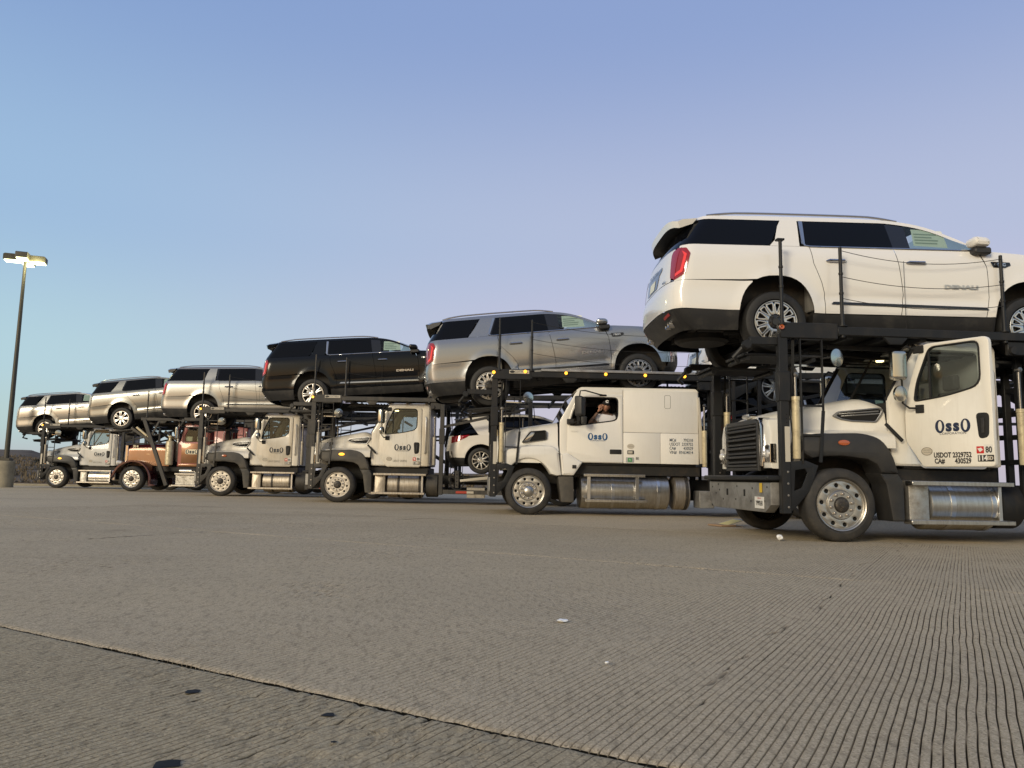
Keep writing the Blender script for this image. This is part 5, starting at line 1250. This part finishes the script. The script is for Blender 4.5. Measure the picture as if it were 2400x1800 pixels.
        MB().box(1.42, 1.56, -.022*s_, -.004*s_, 2.385, 2.42, .006).build('mirror_mount', 'rubber_black', dp)
        y = -.0085
        if not far:
            logo(dp, 1.385, y, 1.565, .40, 'logo_blue'); text('VOLVO', .045, 'satin_metal', dp, (.92, y, 1.655))
        MB().plate(rrect(1.908, 3.43, 1.665, 2.52, .01, 1), yv(.125), yv(.20), b=.008).build('sleeper_side', paint, root)
        MB().plate(rrect(1.908, 2.655, 1.045, 1.660, .008, 1), yv(.125), yv(.20), b=.006).build('locker_door', paint, root)
        MB().plate(rrect(2.660, 3.435, 1.045, 1.660, .008, 1), yv(.125), yv(.20), b=.006).build('locker_door', paint, root)
        MB().plate([(3.42, 2.40), (3.46, 2.40), (3.55, 1.06), (3.46, 1.06)], yv(.10), yv(.16), b=.01).build('rear_fairing', 'reflector_white', root)
        MB().plate(rrect(2.745, 2.87, 2.16, 2.43, .03, 4), yv(.1225), yv(.13), holes=[rrect(2.750, 2.865, 2.165, 2.425, .028, 4)], b=0).build('hatch_seam', 'seam_dark', root)
    MB().plate(roundpoly([(.95, 2.50), (1.04, 2.565), (3.40, 2.575), (3.45, 2.52), (3.45, 1.04), (3.40, 1.04), (3.40, 2.46), (1.0, 2.46)], [.02, .06, .05, .03, .01, .01, .01, .02]), .16, 2.36, b=0).build('cab_roof', paint, root)
    MB().add([(.63, .18, 1.88), (.63, 2.34, 1.88), (.98, 2.26, 2.50), (.98, .26, 2.50)], [(0, 1, 2, 3)]).build('windscreen', 'tint_glass', root)
    for k, (a, b_) in enumerate((('MC#', '795318'), ('USDOT', '2329752'), ('CA#', '430529'), ('VIN#', 'RN634014'))):
        z = 1.525-k*.082; text(a, .088, 'text_blue', root, (2.84, .120, z), align='LEFT', bold=.0005, sx=.74); text(b_, .088, 'text_blue', root, (3.32, .120, z), align='RIGHT', bold=.0005, sx=.74)
    yy = .1235
    MB().plate(ell(2.055, 1.385, .075, .05, 20), yy-.003, yy, b=0).build('oval_sticker', 'sticker_oval', root); text('CLEAN IDLE', .02, 'text_faded', root, (2.055, yy-.004, 1.385))
    MB().plate(rrect(1.985, 2.12, 1.225, 1.305, .01, 2), yy-.004, yy, b=.002).build('latch_recess', 'sticker_black', root); MB().box(2.0, 2.09, yy-.008, yy-.0045, 1.24, 1.29, .002).build('latch', 'reflector_white', root)
    MB().plate(rrect(1.955, 2.12, 1.06, 1.165, .015, 2), yy-.006, yy, b=.003).build('placard', 'box_grey', root); MB().box(1.995, 2.08, yy-.009, yy-.0065, 1.075, 1.15, .001).build('placard_sign', 'sticker_green', root); text('Ps', .05, 'sticker_white', root, (2.037, yy-.011, 1.112))
    MB().box(2.145, 2.23, yy-.003, yy, 1.095, 1.20, .0005).build('sticker', 'sticker_white', root); text('80', .075, 'text_black', root, (2.187, yy-.004, 1.14), bold=.002, sx=.8)
    MB().box(.66, .70, .2, 2.32, 1.05, 1.86, .01).build('bulkhead', 'interior', root); MB().box(.72, 1.15, .24, 2.28, 1.40, 1.80, .06).build('dashboard', 'interior', root)
    MB().box(.7, 3.4, .21, 2.31, 1.0, 1.08, .01).build('cab_floor_mat', 'interior', root); MB().box(2.35, 2.40, .21, 2.31, 1.05, 2.46, .01).build('sleeper_curtain', 'interior', root)
    seat(root, 1.30, .38, 1.30, 'interior'); seat(root, 1.30, 1.55, 1.30, 'interior'); steering(root, 1.08, .64, 1.86)
    tank(root, 1.04, 2.86, .47, .475, .345, 'aluminium', (1.22, 1.70, 2.22, 2.62)); tank(root, 2.95, 3.28, .47, .475, .345, 'aluminium_grimy', (3.2,), name='side_tank')
    MB().box(.9, 3.5, .25, 2.2, .80, 1.0, .01).build('frame_skirt', 'underbody', root)
    step(root, 1.10, 2.33, .03, .16, .795); step(root, 1.12, 2.36, -.0, .14, .295)
    for x in (1.17, 2.14):
        MB().box(x, x+.07, .06, .12, .30, .80, .004).build('step_bracket', 'satin_metal', root)
    MB().plate([(.12, .44), (.30, .34), (2.22, .34), (2.40, .44), (2.40, .72), (.12, .72)], -.78, -.72, b=.015, plane='yz').build('front_bumper', 'galvanised', root)
    MB().plate([(.4, .80), (2.12, .80), (2.05, 1.45), (.47, 1.45)], -.74, -.66, b=.02, plane='yz').build('grille', 'flare_black', root)
    MB().box(3.42, 3.72, .05, .5, .18, .52, .01).build('tool_box', 'galvanised', root)
    return root
def bronze_truck(tk, label, loc, rk):
    root = empty('car_carrier_truck', None, loc, (0, 0, YAW)); root.rotation_euler.z = YAWS[tk]; tag(root, label, 'truck', 'car carrier trucks parked side by side')
    chassis(root); rack(root, **rk); rear_axles(root, (5.2, 6.3))
    truck_wheel(root, 0, 0, True, 'wheel_polished', False, r=.46); truck_wheel(root, 0, 2.52, False, 'wheel_polished', r=.46)
    rows = []
    for x in fr(-.48, 1.10, .08):
        w = .62+.10*(x+.48)/1.58; t = 1.72+.06*(x+.48)/1.58-(.05 if x < -.44 else 0)
        half = [(1.26-w, .95), (1.26-w, 1.50), (1.26-w+.01, t-.13), (1.26-w+.06, t-.04), (1.26-w+.16, t), (1.26, t+.03)]
        rows.append([(x, y, z) for y, z in half]+[(x, 2.52-y, z) for y, z in half[-2::-1]])
    L = loft(rows); L.f.append(tuple(range(len(rows[0])))); L.f.append(tuple(len(L.v)-len(rows[0])+k for k in range(len(rows[0])))); L.build('bonnet', 'bronze_paint', root, smooth=40)
    rows = [[(x, y, z+.006) for y, z in [(p[1], p[2]) for p in r[2:-2]]] for x, r in [(r[0][0], r) for r in rows]]
    loft(rows).build('bonnet_top', 'maroon_paint', root, smooth=40)
    MB().lathe([(0, -.004), (.045, -.004), (.045, .004)], 'y', (0, 0, 0), 4).xform(Matrix.Translation((.30, .59, 1.38)) @ Matrix.Diagonal((2.2, 1, .35, 1))).build('bonnet_latch', 'chrome', root)
    for k in range(14): MB().lathe([(0, -.006), (.008, -.004), (.009, .004)], 'y', (-.38+k*.105, 1.26-.62-.10*(k*.105+.1)/1.58, 1.585), 6).build('rivet', 'maroon_paint', root)
    text('314', .13, 'logo_cream', root, (-.20, .60, 1.66), bold=.006)
    MB().box(-.60, -.46, .62, 1.90, .62, 1.72, .03).build('grille', 'chrome', root)
    for far in (False, True):
        yv = (lambda a: a) if not far else (lambda a: 2.52-a)
        o = [(.60*math.cos(R(a))*(1.18 if math.cos(R(a)) > 0 else 1.25), .40+.74*math.sin(R(a))) for a in range(-12, 172, 8)]; i = [(.56*math.cos(R(a))*(1.05 if math.cos(R(a)) > 0 else 1.25), .40+.68*math.sin(R(a))) for a in range(-12, 172, 8)]
        MB().plate(o+[(-.78, .44)]+i[::-1]+[(.62, .24), (.90, .24)], yv(.02), yv(.60), b=.06).build('front_fender', 'maroon_paint', root)
        MB().lathe([(0, -.09), (.07, -.085), (.095, -.03), (.06, .10), (0, .12)], 'x', (-.62, yv(.30), 1.04), 18).build('head_light', 'lamp_clear', root)
        MB().lathe([(0, .98), (.12, .98), (.14, 1.0), (.14, 1.84), (.12, 1.87), (.06, 1.88), (.05, 2.0), (.09, 2.02), (.09, 2.06), (0, 2.08)], 'z', (1.24, yv(.20), 0), 24).build('air_cleaner', 'cylinder_cream', root)
        MB().lathe([(.06, 1.1), (.075, 1.15), (.075, 2.1), (.055, 2.15), (.055, 2.6), (0, 2.6)], 'z', (1.46, yv(.42), 0), 16).build('exhaust_stack', 'rod_chrome', root)
        side = roundpoly([(1.50, .93), (2.62, .93), (2.62, 2.50), (1.72, 2.50), (1.58, 1.88), (1.50, 1.80)], [.03, .03, .1, .1, .1, .03]); wn = roundpoly([(1.73, 1.86), (2.42, 1.86), (2.42, 2.37), (1.86, 2.37), (1.75, 2.1)], .06)
        MB().plate(side, yv(.30), yv(.36), holes=[wn], b=.03).build('cab_side', 'maroon_paint_lit', root)
        d = MB().plate([(1.64, 1.06), (2.50, 1.06), (2.50, 1.80), (1.64, 1.80)], yv(.288), yv(.31), b=.01).build('door', 'bronze_paint', root)
        MB().plate([(1.56, .94), (2.60, .94), (2.60, 1.03), (1.56, 1.03)], yv(.29), yv(.31), b=.006).build('lower_panel', 'bronze_paint', root)
        MB().plate(wn, yv(.33), yv(.335), b=0).build('window_pane', 'cab_glass', root)
        MB().box(2.42, 2.50, yv(.270), yv(.288), 1.20, 1.36, .01).build('door_handle', 'chrome', d)
        if not far:
            o1 = MB().plate(roundpoly([(1.78, 1.40), (2.28, 1.40), (2.28, 1.58), (1.78, 1.58)], .08), .283, .288, b=0).build('logo_backing', 'logo_cream', d); logo(d, 2.03, .2825, 1.49, .46, 'logo_dark', False)
            MB().box(1.72, 2.0, .36, .40, 1.88, 2.06, .02).build('window_paper', 'cylinder_cream', root); MB().box(2.16, 2.42, .36, .40, 1.88, 2.06, .02).build('window_paper', 'cylinder_cream', root)
        MB().plate(roundpoly([(-.08, 1.95), (.08, 1.95), (.08, 2.4), (-.08, 2.4)], .03), 0, .05, b=.015).xform(Matrix.Translation((1.55, yv(.08), 0)) @ Matrix.Rotation(R(60 if not far else -60), 4, 'Z')).build('mirror', 'mirror_chrome', root)
        MB().tube([(1.62, yv(.3), 2.42), (1.55, yv(.08), 2.42), (1.55, yv(.08), 1.90), (1.62, yv(.3), 1.88)], .012, 6).build('mirror_arm', 'chrome', root)
        for x0, x1 in ((2.80, 3.50), (3.66, 4.08)): MB().plate(roundpoly([(x0, .95), (x1, .95), (x1, 2.40), (x0+.02, 2.46)], .05), yv(.24), yv(1.26), b=.05).build('sleeper_box', 'maroon_paint_lit', root)
        MB().tube([(3.20, yv(.20), 1.6), (3.20, yv(.19), 2.15), (3.24, yv(.19), 2.28), (3.36, yv(.2), 2.34)], .016, 8).build('grab_handle', 'chrome', root)
        # big diagonal strut that carries the head rack
        MB().beam((.34, yv(.0), 2.62), (1.30, yv(-.02), .24), .10, .13).build('diagonal_strut', 'rack_steel_dusty', root); MB().beam((.62, yv(.02), 2.05), (.86, yv(.02), 2.58), .06, .07).build('strut_brace', 'rack_steel_dusty', root)
        MB().beam((-.15, yv(.06), 2.32), (.62, yv(.06), 1.82), .07, .09).build('strut_brace', 'rack_steel_dusty', root); MB().lathe([(.045, 0), (.045, .5), (.025, .5), (.025, .8)], 'z', n=12).xform(Matrix.Translation((.05, yv(.03), 2.35)) @ Matrix.Rotation(R(128), 4, 'Y')).build('hydraulic_cylinder', 'cylinder_cream', root)
    MB().plate(roundpoly([(1.66, 2.44), (1.75, 2.54), (2.60, 2.54), (2.64, 2.46), (2.64, .95), (2.58, .95), (2.58, 2.44)], .02), .34, 2.18, b=0).build('cab_roof', 'maroon_paint_lit', root)
    MB().add([(1.52, .36, 1.82), (1.52, 2.16, 1.82), (1.70, 2.14, 2.46), (1.70, .38, 2.46)], [(0, 1, 2, 3)]).build('windscreen', 'tint_glass', root)
    MB().box(1.52, 2.6, .36, 2.16, .95, 1.3, .02).build('cab_floor_mat', 'interior', root); seat(root, 1.95, .45, 1.3, 'interior'); seat(root, 1.95, 1.5, 1.3, 'interior')
    MB().box(1.56, 2.30, .10, .62, .26, .66, .02).build('battery_box', 'tread_plate', root); tank(root, 1.60, 2.62, .36, .77, .10, 'aluminium', (), .02, 'air_tank')
    step(root, 1.46, 2.35, -.02, .12, .24); step(root, 1.56, 2.36, .0, .12, .665)
    MB().box(-.78, -.64, .12, 2.40, .38, .76, .03).build('front_bumper', 'chrome', root)
    return root
def ground_xy(x, y): return (x, y, 0.002)
BASE = dict(posts=((-.70, 3.84), (.10, 3.78), (2.3, 3.76)))
T = {}
T[1] = (4.13, 9.66, 0); T[2] = (.36, 15.25, 0); T[3] = (-4.45, 19.95, 0); T[4] = (-8.95, 23.9, grade(23.9)); T[5] = (-13.9, 28.4, grade(28.4)); T[6] = (-19.0, 32.4, grade(32.4))
t1 = freightliner(1, 'nearest white car carrier truck with its cab door swung open', T[1], 'truck_white', 'flare_black', 65, '8', -.42, 'logo_navy', rk=dict(cap=True, marker_lit=None, lattice=True, wheel_z=2.44, arm_x=-1.12, logo_plate=False, **BASE), dome=True)
t2 = sleeper_truck(2, 'clean white sleeper cab car carrier truck with amber lights along its rack', T[2], 'truck_white_clean', dict(zb=2.78, grey_rail=True, marker_lit=True, lattice=True, back_post=3.72, posts=((-.62, 3.92), (.03, 3.90), (3.4, 3.72)), length=10.5, wheel_z=2.34, arm_x=-1.25))
t3 = freightliner(3, 'dusty white car carrier truck numbered 354 under the black vehicle', T[3], 'truck_white_dusty', 'flare_dusty', 0, '354', -.335, 'logo_dark', True, 'wheel_dusty', 'aluminium_grimy', 'faded', 'amber_lit', rk=dict(cyl='cylinder_grey', wheel_z=2.46, zb=2.69, marker_lit=False, clutter=False, **BASE), dome=True)
t4 = freightliner(4, 'grimy white car carrier truck right of the bronze truck', T[4], 'truck_white_grimy', 'flare_dusty', 0, '352', -.335, 'logo_dark', True, 'wheel_dusty', 'aluminium_grimy', 'faded', 'amber_off', rk=dict(cyl='cylinder_grey', wheel_z=2.28, zb=2.66, clutter=False, **BASE), dome=False)
t5 = bronze_truck(5, 'bronze and maroon long nosed car carrier truck between two pale trucks', T[5], dict(dusty=True, zb=2.66, front_rack=False, clutter=False, posts=((.40, 3.72), (1.6, 3.6), (3.0, 3.6)), wires=True, back_post=4.3, length=9.5))
t6 = freightliner(6, 'silver car carrier truck farthest left beside the lamp post', T[6], 'truck_silver', 'flare_black', 0, '38', -.25, 'logo_dark', False, 'wheel_polished', 'aluminium', 'faded', 'amber_dim', rk=dict(cyl='cylinder_grey', wheel_z=2.20, zb=2.60, posts=((-.72, 3.80), (.30, 3.75), (2.3, 3.7)), arm_x=-1.5))
def deck(tk, xl, z, pitch):
    """world place of a vehicle whose rear axle stands at xl on this truck, and the two wheel trays under it"""
    c, s_ = math.cos(YAWS[tk]), math.sin(YAWS[tk]); o = T[tk]
    return (o[0]+xl*c-1.26*s_, o[1]+xl*s_+1.26*c, z+o[2])
def trays(root, xl, z, pitch, wb, st='rack_steel'):
    for y in (.28, 1.60):
        for x0 in (-.5, wb-.5):
            a = Vector((x0, 0, -.03)); b = Vector((x0+1.0, 0, -.03)); Rm = Matrix.Rotation(-pitch, 3, 'Y'); a = Rm @ a; b = Rm @ b
            MB().beam((xl+a.x, y+.33, z+a.z), (xl+b.x, y+.33, z+b.z), .66, .035, .004).build('wheel_tray', st, root)
            for q in (.06, .94):
                p = a.lerp(b, q); MB().tube([(xl+p.x, y, z+p.z-.05), (xl+p.x, y+.66, z+p.z-.05)], .03, 8).build('tray_roller', st, root)
SUVS = [
 (1, -.61, 2.40, 0.0, 'long', 'suv_white', 'loop', 'white long sport utility vehicle on the nearest truck, largest of all', {}),
 (2, -.75, 2.15, 6.3, 'short', 'suv_silver', 'loop', 'dark silver sport utility vehicle tilted above the sleeper cab truck', {}),
 (3, -.78, 2.40, 4.2, 'long', 'suv_black', 'multi', 'glossy black long sport utility vehicle above truck 354', dict(handle='chrome', moulding='chrome')),
 (4, -.76, 2.16, 1.5, 'long', 'suv_silver_warm', 'split', 'warm silver long sport utility vehicle just left of the black one', dict(lettering='', trim='trim_gloss_black', handle='suv_silver')),
 (5, -.62, 2.27, 6.5, 'short', 'suv_pewter', 'multi', 'pewter sport utility vehicle tilted above the bronze truck', dict(lettering='', badge=False, tail='lamp_clear', trim='trim_gloss_black', handle='satin_metal')),
 (6, -.78, 2.07, 5.0, 'short', 'suv_champagne', 'split', 'pale champagne sport utility vehicle farthest left beside the lamp post', dict(lettering='', badge=False, tail='lamp_clear', trim='trim_gloss_black', handle='satin_metal')),
]
ROOTS = {1: t1, 2: t2, 3: t3, 4: t4, 5: t5, 6: t6}
for tk, xl, z, p, kind, paint, wh, lab, kw in SUVS:
    make_suv(lab, kind, paint, wh, deck(tk, xl, z, 0), R(p), R(1.5) if tk == 1 else YAWS[tk], **kw)
    trays(ROOTS[tk], xl, z, R(p), 3.407 if kind == 'long' else 3.071, 'rack_steel_dusty' if tk in (3, 4, 5) else 'rack_steel')
p = deck(3, 3.68, .80, 0); make_crossover('white crossover on the low deck behind the cab of truck 354', p, R(2), YAW, 'crossover_white')
make_suv('white sport utility vehicle under the nearest deck, mostly hidden behind the nearest truck', 'long', 'suv_white', 'multi', deck(2, 5.1, 2.25, 0), 0, YAWS[2])
make_suv('black sport utility vehicle on the low deck behind the sleeper cab, mostly hidden', 'long', 'suv_black', 'loop', deck(2, 5.35, .71, 0), 0, YAWS[2])
# number plate and stickers of the nearest bumper
np_ = MB().box(-.872, -.867, .30, .60, .385, .535, .002).build('licence_plate', 'sticker_white', t1)
text('YP99243', .085, 'text_black', np_, (-.8735, .45, .45), (R(90), 0, R(-90)), .003, sx=.72); text('California', .032, 'sticker_red', np_, (-.8735, .45, .517), (R(90), 0, R(-90)))
MB().box(-.872, -.867, .36, .44, .59, .71, .001).build('yellow_sticker', 'sticker_yellow', t1)
# oval maker's plate on the sleeper truck's rear frame
ov = MB().plate(ell(5.45, 2.02, .11, .065, 24), .02, .03, b=.004).build('oval_plate', 'sticker_white', t2); text('Cottrell', .055, 'text_black', ov, (5.45, .018, 2.02))
MB().lathe([(0, -.03), (.03, -.025), (.035, 0)], 'y', (5.95, .3, 1.72), 10).build('marker_light', 'amber_lit', t2)
for k in range(4): MB().lathe([(0, -.045), (.028, -.038), (.033, -.01), (.028, 0)], 'y', (.72+k*.80, -.02, 2.815-.004*k), 10).build('marker_light', 'amber_lit', t2)
MB().lathe([(0, -.04), (.03, -.035), (.034, -.01), (.03, 0)], 'y', (-.10, -.02, 2.83), 10).build('marker_light', 'amber_lit', t2)

# ------------------------------------------------------------------ driver leaning at the open window of the sleeper truck
def skin_mesh(name, pts, edges, radii, root_i, m, parent, sub=2):
    me = bpy.data.meshes.new(name); me.from_pydata(pts, edges, []); o = bpy.data.objects.new(name, me); col.objects.link(o)
    sk = o.modifiers.new('skin', 'SKIN'); sk.use_smooth_shade = True
    for i, r in enumerate(radii): me.skin_vertices[0].data[i].radius = r if isinstance(r, tuple) else (r, r)
    me.skin_vertices[0].data[root_i].use_root = True
    su = o.modifiers.new('sub', 'SUBSURF'); su.levels = sub; su.render_levels = sub
    dg = bpy.context.evaluated_depsgraph_get(); dg.update(); m2 = bpy.data.meshes.new_from_object(o.evaluated_get(dg)); bpy.data.objects.remove(o)
    m2.materials.clear(); m2.materials.append(None); m2.shade_smooth()
    return obj(name, m2, m, parent)
def driver():
    # local axes as the truck: x right in the picture, -y towards the viewer
    o = T[2]; root = empty('person', None, (o[0]+1.56, o[1]+.36, 1.40), (0, 0, YAW)); tag(root, 'driver in black cap and white T-shirt at the sleeper cab window, hand raised', 'person')
    # body: pelvis, spine, neck, both arms (right hand raised beside the head)
    P = [(.02, .16, .10), (.02, .14, .32), (.0, .08, .54), (.0, .05, .64), (.0, .03, .72), (-.15, .05, .585), (-.27, .0, .42), (-.235, -.09, .50), (-.155, -.12, .655), (.16, .06, .575), (.27, .08, .34), (.18, -.04, .22), (-.12, .02, .06), (.16, .02, .06), (-.16, -.1, -.3), (.18, -.1, -.3)]
    P[7] = (-.34, -.06, .44); P[6] = (-.30, .0, .38); P[8] = (-.175, -.10, .66)
    E_ = [(0, 1), (1, 2), (2, 3), (3, 4), (2, 5), (5, 6), (6, 7), (7, 8), (2, 9), (9, 10), (10, 11), (0, 12), (0, 13), (12, 14), (13, 15)]
    Rd = [(.15, .11), (.155, .115), (.13, .10), (.058, .058), (.052, .052), (.072, .07), (.052, .052), (.046, .046), (.030, .028), (.072, .07), (.05, .05), (.036, .036), (.085, .085), (.085, .085), (.07, .07), (.07, .07)]
    skin_mesh('body', P, E_, Rd, 0, 'skin_arm', root)
    # T-shirt: slightly larger torso and short sleeves
    P2 = [(.02, .16, .06), (.02, .14, .32), (.0, .075, .54), (.0, .055, .615), (-.15, .05, .575), (-.235, .02, .48), (.16, .06, .565), (.235, .075, .44)]
    skin_mesh('tee_shirt', P2, [(0, 1), (1, 2), (2, 3), (2, 4), (4, 5), (2, 6), (6, 7)], [(.175, .13), (.175, .13), (.150, .118), (.070, .070), (.088, .085), (.078, .078), (.088, .085), (.078, .078)], 0, 'tee_shirt', root)
    # head
    bm = bmesh.new(); bmesh.ops.create_uvsphere(bm, u_segments=24, v_segments=18, radius=1)
    for v in bm.verts:
        x, y, z = v.co; jaw = 1-.28*max(0, -z)**1.2
        v.co = Vector((x*.078*jaw, y*.098*(1-.10*max(0, -z)), z*.118))
        if y < -.6 and abs(x) < .25 and -.45 < z < .12: v.co.y -= .020*(1-abs(x)/.25)*(1-abs(z+.2)/.35)     # nose
        if y < -.5 and .1 < z < .3: v.co.y -= .006
        if y < -.4 and z < -.6: v.co.y -= .008
        if y < -.6 and .15 < abs(x) < .55 and 0 < z < .2: v.co.y += .008                                     # eye sockets
    me = bpy.data.meshes.new('head'); bm.to_mesh(me); bm.free(); me.shade_smooth(); me.materials.append(None)
    hd = obj('head', me, 'skin', root, (.005, -.005, .80), (R(4), R(8), R(-6)))
    for sx in (-1, 1):
        MB().lathe([(0, -.003), (.011, -.002), (.012, .004)], 'y', (sx*.030, -.092, .012), 10).build('eye', 'eye_dark', hd); MB().tube([(sx*.015, -.097, .034), (sx*.032, -.097, .038), (sx*.048, -.086, .032)], .005, 6).build('eyebrow', 'hair_black', hd)
        MB().plate(ell(0, 0, .018, .032, 12), -.008, .008, b=.006).xform(Matrix.Translation((sx*.078, .008, -.005)) @ Matrix.Rotation(R(80), 4, 'Z')).build('ear', 'skin', hd)
    MB().tube([(-.026, -.086, -.058), (0, -.095, -.061), (.026, -.086, -.058)], [.004, .007, .004], 6).build('mouth', 'lip', hd)
    bm = bmesh.new(); bmesh.ops.create_uvsphere(bm, u_segments=24, v_segments=16, radius=1); bmesh.ops.bisect_plane(bm, geom=bm.verts[:]+bm.edges[:]+bm.faces[:], plane_co=(0, 0, .02), plane_no=(0, .25, -1), clear_outer=True)
    for v in bm.verts: v.co = Vector((v.co.x*.090, v.co.y*.108, v.co.z*.105))
    me = bpy.data.meshes.new('cap'); bm.to_mesh(me); bm.free(); me.shade_smooth(); me.materials.append(None); cp = obj('cap', me, 'cap_black', hd, (0, .004, .038))
    br = [(.078*math.cos(R(a)), -.075+.085*math.sin(R(a))) for a in range(180, 361, 15)]
    MB().plate(br, .035, .048, b=.004, plane='xy').build('cap_brim', 'cap_black', hd)
    text('C', .075, 'litter_white', hd, (.005, -.1035, .090), (R(68), 0, 0), .006)
    bm = bmesh.new(); bmesh.ops.create_uvsphere(bm, u_segments=16, v_segments=10, radius=1)
    for v in bm.verts: v.co = Vector((v.co.x*.082, .03+v.co.y*.078, v.co.z*.085))
    me = bpy.data.meshes.new('hair'); bm.to_mesh(me); bm.free(); me.shade_smooth(); me.materials.append(None); obj('hair', me, 'hair_black', hd, (0, .01, -.005))
    # raised hand: palm with five fingers reaching up to the cap
    w = Vector((-.172, -.103, .665)); P3 = [w, w+Vector((.022, -.008, .055)), w+Vector((.034, -.012, .085))]; E3 = [(0, 1), (1, 2)]; R3 = [(.028, .022), (.036, .018), (.034, .016)]
    bases = [(-.020, .0, .092), (-.004, -.006, .100), (.014, -.010, .102), (.030, -.012, .094)]; lens = (.055, .068, .072, .062); tilt = ((-.10, .02), (.06, .0), (.22, .0), (.40, .01))
    for (bx, by, bz), L_, (tx, ty_) in zip(bases, lens, tilt):
        i0 = len(P3); b0 = w+Vector((bx+.03, by-.004, bz)); d = Vector((tx+.25, ty_-.15, .95)).normalized(); d2 = (d+Vector((.25, .05, -.05))).normalized()
        P3 += [b0, b0+d*L_*.5, b0+d*L_*.5+d2*L_*.5]; E3 += [(2, i0), (i0, i0+1), (i0+1, i0+2)]; R3 += [(.0095, .0095), (.0085, .0085), (.0070, .0070)]
    i0 = len(P3); P3 += [w+Vector((.055, -.02, .04)), w+Vector((.078, -.03, .068)), w+Vector((.086, -.035, .095))]; E3 += [(1, i0), (i0, i0+1), (i0+1, i0+2)]; R3 += [(.013, .013), (.010, .010), (.008, .008)]
    skin_mesh('hand', P3, E3, R3, 0, 'skin', root)
driver()
